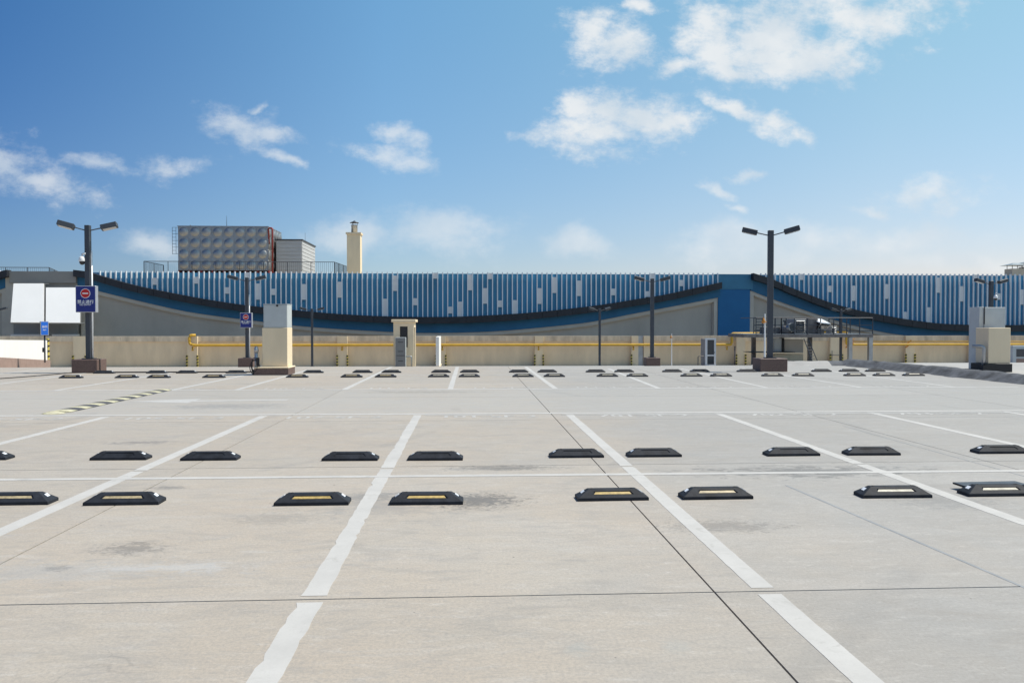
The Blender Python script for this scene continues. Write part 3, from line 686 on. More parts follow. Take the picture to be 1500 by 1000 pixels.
m = MB(); m.lathe([(.05, -.2), (.12, -.2), (.12, -.15), (.06, -.1), (.06, .1), (.12, .15), (.12, .2), (.05, .2)], 10, (pp(1252, 0).x, Yp - .05, pz(500.6) + .02)); m.tube([(pp(1252, 0).x - .22, Yp - .1, pz(497)), (pp(1252, 0).x + .22, Yp - .1, pz(497))], .03, 6); m.build('valve', 'orange', gp2)

# ================================================================== MALL BUILDING
YB_ = 75.0
def fp(px, py, Y=YB_): q = P(px, py, Y); return (q.x, q.z)
b = empty('mall_building', (0, YB_, 0), 'long low building with blue ribbed facade, sagging black cornices and grey arched walls', 'building')
def cr(pts, Y=YB_):
    """world (x,z) samples of a smooth curve through pixel points; returns function x->z"""
    q = sorted(fp(a, c, Y) for a, c in pts)
    def f(x):
        if x <= q[0][0]: i = 0
        elif x >= q[-1][0]: i = len(q) - 2
        else: i = max(k for k in range(len(q) - 1) if q[k][0] <= x)
        (x0, z0), (x1, z1) = q[i], q[i + 1]; t = (x - x0) / (x1 - x0)
        def sl(k):
            k0, k1 = max(k - 1, 0), min(k + 1, len(q) - 1); return (q[k1][1] - q[k0][1]) / (q[k1][0] - q[k0][0])
        m0, m1 = sl(i) * (x1 - x0), sl(i + 1) * (x1 - x0)
        if t < 0 or t > 1: return z0 + (z1 - z0) * t
        return (2*t**3 - 3*t*t + 1) * z0 + (t**3 - 2*t*t + t) * m0 + (-2*t**3 + 3*t*t) * z1 + (t**3 - t*t) * m1
    return f
def cr_ok(f): return f
# right section mirrored about its trough so that the facade goes on beyond the frame
rt_top = [(1100, 400.4), (1127, 409), (1153, 420.5), (1178.5, 430.7), (1204, 440.5), (1230, 448.7), (1268, 457.7), (1300, 463.6), (1329, 468.5), (1368, 473.4), (1408, 475.4), (1450, 476)]
rt_top += [(2900 - a, c + .4) for a, c in rt_top[-2::-1]]
rt_blue = [(1099, 425), (1127, 436), (1178.5, 454), (1230, 470.5), (1276, 482.6), (1325, 491), (1390, 497), (1450, 498.5)]
rt_blue += [(2900 - a, c + .3) for a, c in rt_blue[-2::-1]]
lt_top = [(112, 395.8), (131, 398.3), (160, 407), (198, 417.5), (250, 428.5), (307, 439), (371, 448.3), (450, 455.8), (500, 460), (570, 463.5), (657, 464), (713, 462), (770, 458.5), (826, 453), (887, 445.5), (933, 438), (971, 432), (1008, 424), (1046, 415.6), (1055, 413.5)]
lt_blue = [(112, 417), (141, 425.5), (200, 440), (250, 451.5), (280, 457.5), (350, 467), (450, 478.4), (570, 486), (620, 487.5), (676, 487), (732, 484.7), (788, 480), (844, 474.3), (870, 470.7), (933, 458.5), (1008, 444.5), (1051, 436), (1056, 435)]
fl_top = [(-340, 476), (-250, 470), (-150, 452), (-60, 424), (-20, 409), (0, 400), (16, 395.5)]
fl_blue = [(-340, 492), (-250, 490), (-150, 478), (-60, 446), (-20, 431), (0, 424), (16, 418)]
ZTOP = fp(600, 400.5)[1]; ZR = ZTOP
SECT = [dict(x0=112, x1=1055, top=lt_top, blue=lt_blue, side='R'), dict(x0=1100, x1=1800, top=rt_top, blue=rt_blue, side='L'), dict(x0=-340, x1=16, top=fl_top, blue=fl_blue, side='R')]
def part(m_, name, mt):
    o = m_.build(name, mt, b, (0, -YB_, 0)); return o
# main volume
x0, x1 = fp(-340, 450)[0], fp(1800, 450)[0]
m = MB(); m.b2((x0, YB_ + .45, -9), (x1, YB_ + 26, ZTOP - .25)); part(m, 'wall', 'greywall')
m = MB(); m.b2((x0, YB_ + .3, ZTOP - .249), (x1, YB_ + 26.1, ZTOP - .05)); part(m, 'roof', 'roof')
FS = 7.27 / FPX * YB_; FX0 = fp(626.5, 430)[0]
infl = [(226,407,417),(287,405.5,415.3),(331.6,420.7,430),(361.6,399,407.4),(376.8,415.3,438.9),(399.5,422.8,432),(444,416,439),(497,412.7,435.7),(564,437.5,463),(579,403.6,426),(608,436.7,446.9),(637.6,399.6,408),(660,449,459),(674.5,441.8,463.5),(689,402,425),(711,422,444.6),(718,400,408.7),(733,440,449.8),(754.6,439.5,460),(791.5,422,445),(813,406,429),(849.5,411,433.4),(900,422.7,432.4),(950,426.5,435),(957.5,400,410),(1000.5,410,419),
        (1174,401,410),(1216.5,418.4,427.7),(1251,418.4,440.5),(1299.6,416,437.6),(1328,456.7,468.5),(1362.3,450,472),(1376,406.5,428.7),(1411,419,441.3),(1431,402.5,411),(1466,429.7,439),(1498.6,424,446),(1540,405,420),(1580,430,455),(1640,410,430)]
finmesh = {}
for S in SECT:
    f = cr(S['top']); g = cr(S['blue']); X0_, X1_ = fp(S['x0'], 430)[0], fp(S['x1'], 430)[0]
    nst = max(8, int((X1_ - X0_) / .35)); xs_ = [X0_ + (X1_ - X0_) * i / nst for i in range(nst + 1)]
    def band(lo, hi, y0, y1, xs_=xs_):
        m_ = MB(); L_ = []
        for x in xs_:
            l, h = lo(x), hi(x)
            if h < l + .01: h = l + .01
            L_.append([m_.bm.verts.new(q) for q in ((x, y0, l), (x, y0, h), (x, y1, h), (x, y1, l))])
        for a, c in zip(L_, L_[1:]):
            for k in range(4): m_.bm.faces.new((a[k], a[(k + 1) % 4], c[(k + 1) % 4], c[k]))
        m_.bm.faces.new(L_[0]); m_.bm.faces.new(L_[-1][::-1]); return m_
    th = 9.6 / FPX * YB_
    # ribbed zone backing, blue band, pale border
    part(band(lambda x: f(x) - th * .6, lambda x: max(ZTOP, f(x) - th * .5), YB_ + .12, YB_ + .44), 'cladding_backing', 'blueback')
    part(band(lambda x: g(x), lambda x: f(x) - th * .5, YB_ + .02, YB_ + .444), 'blue_band', 'blueband')
    bt = 5.2 / FPX * YB_
    part(band(lambda x: g(x) - bt, lambda x: g(x) - .004, YB_ + .12, YB_ + .446), 'border_moulding', 'border')
    bt2 = 1.3 / FPX * YB_
    part(band(lambda x: g(x) - bt - bt2, lambda x: g(x) - bt - .004, YB_ + .3, YB_ + .448), 'inner_moulding', 'border')
    # cornice in separate sheet lengths
    cl = 22.4 / FPX * YB_; k = 0; x = X0_ if S['side'] == 'L' else X1_
    nn_ = int((X1_ - X0_) / cl) + 1; cl = (X1_ - X0_) / nn_
    for k in range(nn_):
        a = X0_ + k * cl + .015; c = X0_ + (k + 1) * cl - .015
        sub = [a + (c - a) * i / 3 for i in range(4)]
        m_ = band(lambda x: f(x) - th, lambda x: f(x), YB_ - .62, YB_ + .10, sub); part(m_, 'cornice_panel', 'cornice')
    part(band(lambda x: f(x) - th + .05, lambda x: f(x) - .05, YB_ - .55, YB_ + .11), 'cornice_core', 'cornice')
    # fins
    k0 = math.ceil((X0_ - FX0 + .12) / FS); k1 = math.floor((X1_ - FX0 - .12) / FS)
    for k in range(k0, k1 + 1):
        x = FX0 + k * FS; z0 = f(x) - .02
        if z0 > ZTOP - .12: continue
        key = round(z0, 2)
        if key not in finmesh:
            m_ = MB(); m_.b2((-.048, -.06, z0), (.048, .118, ZTOP + .13)); finmesh[key] = m_.mesh('fin', 'fin')
        link('fin', finmesh[key], b, (x, 0, 0))
    for (px, ya, yb2) in infl:
        if not (S['x0'] < px < S['x1']): continue
        x = fp(px, 430)[0]; kk = math.floor((x - FX0) / FS); xc = FX0 + (kk + .5) * FS
        za, zb = fp(px, ya)[1], fp(px, yb2)[1]; za = min(za, ZTOP + .08); zb = max(zb, f(xc) + .01)
        m_ = MB(); m_.b2((xc - FS / 2 + .052, YB_ - .02, zb), (xc + FS / 2 - .052, YB_ + .11, za)); part(m_, 'infill_panel', 'infill')
# end mouldings, blue pier, grey pier
def rect(px0, px1, py0, py1, y0, y1, name, mt):
    a = fp(px0, (py0 + py1) / 2)[0]; c = fp(px1, (py0 + py1) / 2)[0]; zt = fp((px0 + px1) / 2, py0)[1]; zb = fp((px0 + px1) / 2, py1)[1]
    m_ = MB(); m_.b2((a, y0, zb), (c, y1, zt)); return part(m_, name, mt)
rect(1046, 1051.5, 441, 520, YB_ + .1, YB_ + .443, 'border_moulding', 'border')
rect(1044.6, 1045.9, 443, 520, YB_ + .3, YB_ + .442, 'inner_moulding', 'border')
rect(1099, 1104.4, 426, 520, YB_ + .1, YB_ + .443, 'border_moulding', 'border')
rect(1052, 1098.6, 424, 520, YB_ + .03, YB_ + .45, 'blue_pier', 'bluepier')
rect(1047, 1103, 401.5, 423.6, YB_ + .015, YB_ + .449, 'pier_head', 'bluetop')
rect(118, 124, 421, 520, YB_ + .1, YB_ + .443, 'border_moulding', 'border')
rect(9, 20, 398.5, 520, YB_ - .05, YB_ + .44, 'pier_edge', 'border')
rect(15.8, 113, 397.6, 414.6, YB_ - .25, YB_ + .43, 'pier_lintel', 'greydark')
rect(20, 114, 415, 520, YB_ - .02, YB_ + .441, 'pier_wall', 'greydark')
rect(64.3, 67, 415, 474, YB_ - .2, YB_ - .03, 'mullion', 'greywall')
rect(20, 66, 489.4, 492, YB_ - .5, YB_ - .03, 'sill', 'white')
rect(80, 117, 489.4, 492, YB_ - .5, YB_ - .03, 'sill', 'white')
rect(2, 8.6, 420, 520, YB_ + .1, YB_ + .443, 'border_moulding', 'border')

# white blank hoardings on the grey pier
def hoarding(c4, label):
    a, bb, c_, d_ = c4; m_ = MB(); th_ = .12
    pts_ = [Vector(q) for q in (a, bb, c_, d_)]; nrm_ = (pts_[1] - pts_[0]).cross(pts_[3] - pts_[0]).normalized()
    if nrm_.y > 0: nrm_ = -nrm_
    r_ = empty('hoarding', tuple(pts_[3]), label, 'billboard', 'blank white hoardings on the grey pier'); o_ = pts_[3]
    loc = [p - o_ for p in pts_]; cc = sum(loc, Vector()) / 4
    m_.poly([tuple(p) for p in loc] + [tuple(p - nrm_ * th_) for p in loc], [(0, 1, 2, 3), (7, 6, 5, 4), (0, 4, 5, 1), (1, 5, 6, 2), (2, 6, 7, 3), (3, 7, 4, 0)])
    m_.build('face_panel', 'board', r_)
    m_ = MB()
    for i in range(4):
        p, q = loc[i], loc[(i + 1) % 4]; m_.tube([p - nrm_ * .2, q - nrm_ * .2], .05, 4)
    for p in loc: m_.tube([p - nrm_ * .1, p + Vector((0, .9, 0))], .04, 4)
    m_.build('frame', 'steel', r_)
hoarding([tuple(P(19.8, 415, 73.3)), tuple(P(64.0, 415, 73.7)), tuple(P(64.0, 472.4, 71.9)), tuple(P(15.5, 472, 71.5))], 'blank white hoarding with slanting left edge, left of the two')
hoarding([tuple(P(67.3, 421, 73.65)), tuple(P(117, 421, 74.1)), tuple(P(117, 472.6, 72.35)), tuple(P(67, 472.4, 71.93))], 'blank white hoarding partly behind the no entry sign, right of the two')

# ------------------------------------------------------------------ roof railings
def railing(name, pts, h, label, spacing=1.5, bal=.16, loc=(0, 0, 0), mt='darkmetal', r=.03, mid=False):
    r_ = empty(name, pts[0], label, 'railing'); o_ = Vector(pts[0])
    nb = 0
    for a, c in zip(pts, pts[1:]):
        a = Vector(a) - o_; c = Vector(c) - o_; Ln = (c - a).length; n = max(1, round(Ln / spacing))
        m_ = MB(); m_.tube([a + Vector((0, 0, h)), c + Vector((0, 0, h))], r, 4); m_.build('top_rail', mt, r_)
        m_ = MB(); m_.tube([a + Vector((0, 0, .12)), c + Vector((0, 0, .12))], r * .8, 4); m_.build('bottom_rail', mt, r_)
        if mid:
            m_ = MB(); m_.tube([a + Vector((0, 0, h * .55)), c + Vector((0, 0, h * .55))], r * .8, 4); m_.build('middle_rail', mt, r_)
        for k in range(n + 1):
            p = a.lerp(c, k / n); m_ = MB(); m_.tube([p, p + Vector((0, 0, h))], r * 1.25, 4); m_.build('post', mt, r_)
        if bal:
            m_ = MB(); nb_ = int(Ln / bal)
            for k in range(1, nb_):
                p = a.lerp(c, k / nb_); m_.tube([p + Vector((0, 0, .12)), p + Vector((0, 0, h))], .012, 3, cap=False)
            o = m_.build('balusters', mt, r_); o['kind'] = 'stuff'
    return r_
YT = 79.0
zr = P(300, 400, YT).z - .35
hr = P(300, 383, YT).z - zr
A_ = P(211, 400, YT); B_ = P(490, 400, YT)
railing('roof_railing', [(P(236, 0, YT + 5).x, YT + 5, zr), (A_.x, YT, zr), (B_.x, YT, zr), (P(507, 0, YT + 6).x, YT + 6, zr)], hr, 'dark metal roof railing in front of the water tank and shed', 2.2, .19)
hr2 = P(0, 391.5, YT).z - zr
railing('roof_railing', [(P(-120, 400, YT).x, YT, zr), (P(72, 400, YT).x, YT, zr), (P(101, 400, YT + 9).x, YT + 9, zr - .3)], hr2, 'dark roof railing above the grey pier at the left', 2.1, .19)

# ------------------------------------------------------------------ water tank
YK = 82.0
def kp(px, py, Y=YK): q = P(px, py, Y); return q
ta = kp(260.6, 331.5); tb = kp(393, 396)
cw = (tb.x - ta.x) / 8; ch = cw * .985; ztop = ta.z; NRW = 4; tz0 = ztop - NRW * ch
tank = empty('water_tank', (ta.x, YK, tz0), 'large rooftop water tank of square steel panels with round pressed domes', 'water tank')
dep = 5 * cw
def panel_mesh():
    m_ = MB(); bm = m_.bm; s = cw / 2 - .012; seg = 20; rd = cw * .41
    rings = []
    for (r_, y_) in ((rd, 0), (rd * .97, -.018), (rd * .85, -.055), (rd * .6, -.10), (rd * .3, -.128)):
        rings.append([bm.verts.new((r_ * math.cos(2 * math.pi * k / seg), y_, r_ * math.sin(2 * math.pi * k / seg))) for k in range(seg)])
    tip = bm.verts.new((0, -.136, 0))
    for a, c in zip(rings, rings[1:]):
        for k in range(seg): bm.faces.new((a[k], a[(k + 1) % seg], c[(k + 1) % seg], c[k])).smooth = True
    for k in range(seg): bm.faces.new((rings[-1][k], rings[-1][(k + 1) % seg], tip)).smooth = True
    sq = []
    for k in range(seg):
        a = 2 * math.pi * k / seg; c_, s_ = math.cos(a), math.sin(a); q = s / max(abs(c_), abs(s_)); sq.append(bm.verts.new((c_ * q, 0, s_ * q)))
    bk = [bm.verts.new((v.co.x, .04, v.co.z)) for v in sq]
    for k in range(seg):
        k2 = (k + 1) % seg; bm.faces.new((sq[k], sq[k2], rings[0][k2], rings[0][k])); bm.faces.new((bk[k], bk[k2], sq[k2], sq[k]))
    return m_.mesh('tank_panel', 'steelr')
pm = panel_mesh()
for i in range(8):
    for j in range(NRW): link('tank_panel', pm, tank, ((i + .5) * cw, -.045, (j + .5) * ch))
for i in range(5):
    for j in range(NRW): link('tank_panel', pm, tank, (8 * cw + .045, (i + .5) * cw, (j + .5) * ch), R(90))
m = MB(); m.b2((0, 0, 0), (8 * cw, dep, NRW * ch)); m.build('tank_shell', 'steel', tank)
m = MB(); m.b2((-.05, -.1, NRW * ch + .003), (8 * cw + .05, dep + .05, NRW * ch + .06)); m.build('tank_lid', 'steel', tank)
m = MB()
for k in range(9): m.b2((k * cw - .06 + .02, -.05, -.45), (k * cw + .06 + .02, dep, -.01))
m.b2((-.1, -.12, -.6), (8 * cw + .1, .1, -.455)); m.b2((-.1, dep - .3, -.6), (8 * cw + .1, dep, -.455)); m.build('support_frame', 'red', tank)
m = MB(); m.tube([(.9, 1, NRW * ch), (.9, 1, NRW * ch + .25)], .06, 8); m.build('vent', 'darkmetal', tank)
# ladder left
lad = empty('ladder', (ta.x - .38, YK, tz0), 'steel caged ladder at the left end of the water tank', 'ladder')
m = MB()
for sx in (-.18, .18): m.tube([(sx, 0, ch * 1.45), (sx, 0, NRW * ch - .1)], .02, 5)
m.build('stile', 'darkmetal', lad)
for k in range(9):
    m = MB(); m.tube([(-.18, 0, ch * 1.5 + k * .33), (.18 if k % 2 else .40, 0, ch * 1.5 + k * .33)], .016, 4); m.build('rung', 'darkmetal', lad)
# red pipe to the right of the tank
rp = empty('fire_pipe', (tb.x + .5, YK - .3, tz0 - .5), 'red water pipe rising beside the right end of the tank', 'pipe')
piperun('pipe_run', [(0, 0, 0), (0, 0, NRW * ch + .35), (-.45, .2, NRW * ch + .35), (-.45, .5, ch * 2.9)], .09, 'red', rp)
# lightning rods
for px, t_, lab, Y in ((332, 316, 'thin lightning rod standing on top of the water tank', YK + 2), (447, 341, 'thin lightning rod behind the pale rooftop shed', YK + 8)):
    z0 = P(px, 400, Y).z - 1 if px > 400 else ztop + .06
    m = MB(); m.tube([(0, 0, 0), (0, 0, P(px, t_, Y).z - z0)], .025, 5, taper=[.035, .012]); m.lathe([(.12, 0), (.12, .1), (.04, .2)], 6)
    tag(m.build('lightning_rod', 'darkmetal', None, (P(px, t_, Y).x, Y, z0)), lab, 'rod')
# ------------------------------------------------------------------ shed
YS = 84.0
sa = kp(404.5, 352, YS); sbx = kp(442, 352, YS); sz0 = P(420, 403, YS).z - .6
shed = empty('roof_shed', (sa.x, YS, sz0), 'pale sheet-clad shed with dark sloping roof edge, right of the water tank', 'shed')
W_ = sbx.x - sa.x; Hs = sa.z - sz0; D_ = 7.0
Hs2 = Hs + .0
m = MB(); m.b2((0, 0, 0), (W_, D_, Hs)); m.build('shed_wall', 'shed', shed)
n = 11
for k in range(n):
    m = MB(); z = k * Hs / n; m.poly([(.03, -.05, z + .01), (W_ - .03, -.05, z + .01), (W_ - .03, -.02, z + Hs / n - .01), (.03, -.02, z + Hs / n - .01), (.03, -.002, z + .01), (W_ - .03, -.002, z + .01), (W_ - .03, -.002, z + Hs / n - .01), (.03, -.002, z + Hs / n - .01)],
                     [(0, 1, 2, 3), (0, 4, 5, 1), (1, 5, 6, 2), (2, 6, 7, 3), (3, 7, 4, 0)]); m.build('cladding_board', 'shed', shed)
    m = MB(); m.poly([(W_ + .05, .03, z + .01), (W_ + .05, D_ - .03, z + .01), (W_ + .02, D_ - .03, z + Hs / n - .01), (W_ + .02, .03, z + Hs / n - .01), (W_ + .002, .03, z + .01), (W_ + .002, D_ - .03, z + .01), (W_ + .002, D_ - .03, z + Hs / n - .01), (W_ + .002, .03, z + Hs / n - .01)],
                     [(0, 1, 2, 3), (0, 4, 5, 1), (1, 5, 6, 2), (2, 6, 7, 3), (3, 7, 4, 0)]); m.build('cladding_board', 'shed', shed)
m = MB(); m.b2((-.12, -.12, Hs + .003), (W_ + .12, D_ + .1, Hs + .12)); m.build('roof_edge', 'darkmetal', shed)
# ------------------------------------------------------------------ chimney
YC = 80.0
ca = P(508, 345, YC); cb = P(527.5, 345, YC); cz0 = P(517, 402, YC).z - .6; cw_ = cb.x - ca.x
chim = empty('chimney', ((ca.x + cb.x) / 2, YC + cw_ / 2, cz0), 'tall square cream chimney with metal flue and conical cowl on the roof', 'chimney')
hc = P(517, 343, YC).z - cz0
m = MB(); m.b2((-cw_ / 2, -cw_ / 2, 0), (cw_ / 2, cw_ / 2, hc)); m.build('stack', 'cream', chim)
m = MB(); m.b2((-cw_ / 2 - .1, -cw_ / 2 - .1, hc + .003), (cw_ / 2 + .1, cw_ / 2 + .1, hc + .18)); m.build('cap', 'cream', chim)
m = MB(); m.lathe([(.31, 0), (.31, .72), (.34, .74), (.34, .8), (.3, .8)], 16, (0, 0, hc + .183)); m.build('flue', 'steel', chim)
m = MB(); m.lathe([(.46, 1.0), (.46, 1.03), (.18, 1.14), (.04, 1.24)], 16, (0, 0, hc + .183))
for k in range(3): m.tube([(.28 * math.cos(k * 2.1), .28 * math.sin(k * 2.1), hc + .95), (.36 * math.cos(k * 2.1), .36 * math.sin(k * 2.1), hc + 1.2)], .02, 4)
m.build('cowl', 'darkmetal', chim)
# ------------------------------------------------------------------ roof vents far right
for i, (pxa, pxb, ytop) in enumerate(((1477, 1496, 394), (1497.5, 1520, 391))):
    Y = 80 + i * 1.2; a_ = P(pxa, 400, Y); c_ = P(pxb, 400, Y); wd = c_.x - a_.x; zb_ = P(1485, 404, Y).z - .5; zt_ = P(1485, ytop, Y).z
    v = empty('roof_vent', ((a_.x + c_.x) / 2, Y, zb_), ['rendered roof vent with a low pyramid metal cap at the far right', 'second capped roof vent, cut off by the right border'][i], 'vent')
    m = MB(); m.b2((-wd / 2, -.6, 0), (wd / 2, .6, zt_ - zb_)); m.build('vent_box', 'greywall', v)
    zt2 = zt_ - zb_
    for sx in (-1, 1):
        m = MB(); m.tube([(sx * wd * .4, -.4, zt2), (sx * wd * .4, -.4, zt2 + .35)], .03, 5); m.tube([(sx * wd * .4, .4, zt2), (sx * wd * .4, .4, zt2 + .35)], .03, 5); m.build('cap_leg', 'darkmetal', v)
    m = MB(); h1, h2 = zt2 + .35, zt2 + .62; ww = wd * .78
    m.poly([(-ww, -.9, h1), (ww, -.9, h1), (ww, .9, h1), (-ww, .9, h1), (-.15, -.1, h2), (.15, -.1, h2), (.15, .1, h2), (-.15, .1, h2)], [(3, 2, 1, 0), (4, 5, 6, 7), (0, 1, 5, 4), (1, 2, 6, 5), (2, 3, 7, 6), (3, 0, 4, 7)]); m.build('cap', 'steel', v)

# ================================================================== LAMP POSTS
def lamp(px, Y, top_py, label, base_z, plinth=None, rz=0., head=(.46, .22, .15), pr=.075, arm=.33, square=True, tilt=15, plz=.40, fl_=0):
    q = P(px, top_py, Y); r_ = empty('lamp_post', (q.x, Y, base_z), label, 'lamp post', 'double-headed lamp posts on the parking deck', 0)
    H_ = q.z - base_z; z0 = 0
    if plinth:
        wd, dp, ph, pr_ = plinth
        m_ = MB(); m_.box((0, 0, ph / 2), (wd, dp, ph), Matrix.Rotation(R(pr_), 3, 'Z'), bev=.012); m_.build('plinth', 'granite', r_); z0 = ph
    m_ = MB(); m_.box((0, 0, z0 + .015), (.3, .3, .03)); m_.build('foot_plate', 'darkmetal', r_)
    m_ = MB(); m_.box((0, 0, (z0 + .03 + H_) / 2), (pr * 2, pr * 2, H_ - z0 - .03), bev=.008); m_.build('pole', 'darkmetal', r_)
    for s in (-1, 1):
        rot = Matrix.Rotation(R(rz), 3, 'Z')
        dv = rot @ Vector((s * math.cos(R(tilt)), 0, math.sin(R(tilt))))
        p0 = Vector((0, 0, H_ - .15)) + rot @ Vector((s * pr, 0, 0)); p1 = p0 + dv * arm
        m_ = MB(); m_.tube([p0 - dv * .03, p1 + dv * .05], .019, 6); a_ = m_.build('arm', 'darkmetal', r_)
        c = p1 + dv * head[0] / 2
        rm = rot @ Matrix.Rotation(R(-s * tilt), 3, 'Y') @ Matrix.Rotation(R(fl_), 3, 'X')
        m_ = MB(); m_.box(tuple(c), head, rm, bev=.012); h_ = m_.build('lamp_head', 'head', r_)
        m_ = MB(); m_.box(tuple(c + rm @ Vector((0, 0, -head[2] / 2 - .003))), (head[0] * .8, head[1] * .78, .012), rm); m_.build('lens', 'glass', h_)
    return r_
ql = G(126, 545.5); qr = G(1131, 543.5)
lampL = lamp(128.5, ql.y, 330, 'tall near lamp post at left with dome camera and blue no entry sign box', 0, (.74, .62, .40, 0), 12, plz=.4, arm=.30, pr=.072, fl_=-12)
lampR = lamp(1129, qr.y, 337.5, 'tall near lamp post at right on a dark brown granite plinth', 0, (.86, .62, .40, 2), -20, pr=.075, fl_=0)
lampC = lamp(361.5, 37, 406.5, 'smaller lamp post with a blue sign, left of the electrical cabinet', gz(37), (.68, .6, .42, 0), 10, pr=.07)
for lp_ in (lampL, lampC):
    zt_ = [k for k in COL.objects if k.parent == lp_ and k.name.startswith('lamp_head')][0].data.vertices[0].co.z - .75
    m = MB(); m.tube([(.105, .0, .42), (.105, .0, zt_)], .026, 8); m.build('side_conduit', 'galv', lp_)
lampD = lamp(955.5, 37, 408, 'lamp post with brown plinth standing before the wall, right of centre', gz(37), (.66, .6, .40, 0), 0, pr=.08)
lampE = lamp(457, 57, 452, 'slender distant lamp post right of the electrical cabinet', gz(57), None, 8, pr=.075)
lampF = lamp(878.5, 57, 452, 'slender distant lamp post near the middle of the cream wall', gz(57), None, 14, pr=.075, fl_=14)
lampG_ = lamp(1232, 56, 453, 'distant lamp post standing in front of the steel equipment platform', gz(56), None, 12, pr=.075, fl_=14)
lampH = lamp(1452, 37, 411.5, 'lamp post rising behind the grey panel at the far right', gz(37), (.68, .6, .42, 0), 6, pr=.08)
lampI = lamp(-9, 57, 452, 'distant lamp post whose right lamp head shows at the left border', gz(57), None, 8, pr=.075)
for lp, gl in ((lampL, 1), (lampR, 1)): pass

# cable down the left plinth and along the deck
pl = lampL.location
m = MB(); cy = pl.y - .335
m.tube([(pl.x + .08, pl.y, .43), (pl.x + .2, pl.y - .12, .425), (pl.x + .385, pl.y - .16, .41), (pl.x + .392, pl.y - .16, .02), (pl.x + .45, pl.y - .18, .012)], .013, 6)
tag(m.build('cable', 'black'), 'dark cable running down the lit side of the left lamp plinth', 'cable')
e = G(368, 549.8)
m = MB(); m.b2((pl.x + .42, pl.y - .24, .002), (e.x, pl.y - .17, .035)); tag(m.build('cable_conduit', 'black'), 'thin black conduit lying on the deck from left lamp plinth to the cabinet', 'conduit')
q0 = G(-40, 558); m = MB(); m.tube([(q0.x, q0.y + .1, .012), ((q0.x + pl.x) / 2, (q0.y + pl.y) / 2 + .12, .012), (pl.x - .38, pl.y - .18, .012)], .014, 5)
tag(m.build('cable', 'black'), 'thin dark cable on the deck left of the left lamp plinth', 'cable')
q0 = G(1115, 545); m = MB(); m.tube([(lampR.location.x - .1, lampR.location.y, .39), (lampR.location.x - .14, lampR.location.y - .1, .42), (lampR.location.x - .12, lampR.location.y - .01, .5)], .012, 5); m.build('cable', 'black', None); tag(bpy.data.objects[-1] if False else [o_ for o_ in COL.objects if o_.name.startswith('cable') and 'label' not in o_][-1], 'short black cable loop at the foot of the right lamp pole', 'cable')

# no entry sign boxes
def sign_box(cx, Y, px0, px1, py0, py1, dep_, label, mt='signblue', small=False):
    a = P(px0, py0, Y); c = P(px1, py1, Y); wd = c.x - a.x; ht = a.z - c.z
    r_ = empty('no_entry_sign', ((a.x + c.x) / 2, Y, c.z), label, 'sign', 'blue no entry sign boxes on lamp posts')
    m_ = MB(); m_.b2((-wd / 2, 0, 0), (wd / 2, dep_, ht), bev=.008); m_.build('housing', 'alu', r_)
    m_ = MB(); m_.b2((-wd / 2 + .02, -.008, .02), (wd / 2 - .02, .004, ht - .02)); m_.build('face_panel', mt, r_)
    rr = wd * .215; cz_ = ht * .715
    def disc(r, y0, y1, name, mt_):
        m2 = MB(); n_ = 32; va = [m2.bm.verts.new((r * math.cos(2 * math.pi * k / n_), y0, r * math.sin(2 * math.pi * k / n_))) for k in range(n_)]; vb = [m2.bm.verts.new((v.co.x, y1, v.co.z)) for v in va]
        m2.bm.faces.new(va); m2.bm.faces.new(vb[::-1])
        for k in range(n_): m2.bm.faces.new((va[k], vb[k], vb[(k + 1) % n_], va[(k + 1) % n_]))
        return m2.build(name, mt_, r_, (0, 0, cz_))
    disc(rr * 1.12, -.0125, -.006, 'white_ring', 'signwhite'); disc(rr, -.0165, -.010, 'red_disc', 'signred')
    m_ = MB(); m_.b2((-rr * .66, -.0205, -rr * .13), (rr * .66, -.014, rr * .13)); m_.build('white_bar', 'signwhite', r_, (0, 0, cz_))
    for body, w_, z_, nm in (('禁止通行', wd * .80, ht * .40, 'lettering'), ('NO ENTRY', wd * .56, ht * .29, 'lettering')):
        me = stand(text_mesh(body, .12, .002, w=w_, bold=.001)); me.materials.clear(); me.materials.append(MT['signwhite']); link(nm, me, r_, (0, -.0115, z_))
    return r_
YsL = lampL.location.y - .28
s1 = sign_box(0, YsL, 110.3, 140.5, 418.5, 457.5, .16, 'larger blue no entry sign box with red disc, on the near left lamp post')
YsC = 37 - .3
s2 = sign_box(0, YsC, 351.5, 369, 458, 480, .16, 'smaller blue no entry sign box with red disc, on the lamp post by the cabinet')
for s_, lp in ((s1, lampL), (s2, lampC)):
    m = MB(); dx = lp.location.x - s_.location.x
    for zz in (.12, .6): m.b2((dx - .10, .15, zz), (dx + .10, .36, zz + .03))
    m.build('bracket', 'alu', s_)

# dome cameras
def dome(px, py, Y, postx, label, sgn=-1, sc=1.):
    q = P(px, py, Y); r_ = empty('dome_camera', tuple(q), label, 'security camera', None)
    m_ = MB(); m_.lathe([(.02, .16), (.055, .15), (.085, .10), (.095, .02), (.09, 0)], 16); m_.build('housing', 'camwhite', r_)
    m_ = MB(); m_.lathe([(.078, -.003), (.076, -.04), (.055, -.08), (.02, -.10), (.004, -.102)], 16); m_.build('dome', 'void', r_)
    m_ = MB(); dx = postx - q.x; m_.tube([(0, 0, .15), (0, 0, .21), (dx * .4, 0, .235), (dx, 0, .235)], .03, 8); m_.build('bracket', 'camwhite', r_)
    return r_
dome(120.3, 383, lampL.location.y - .06, lampL.location.x - .03, 'white dome security camera on the near left lamp post', -1)
dome(1458.5, 437, 36.7, P(1453, 437, 37).x, 'white security camera on the lamp post at the far right')

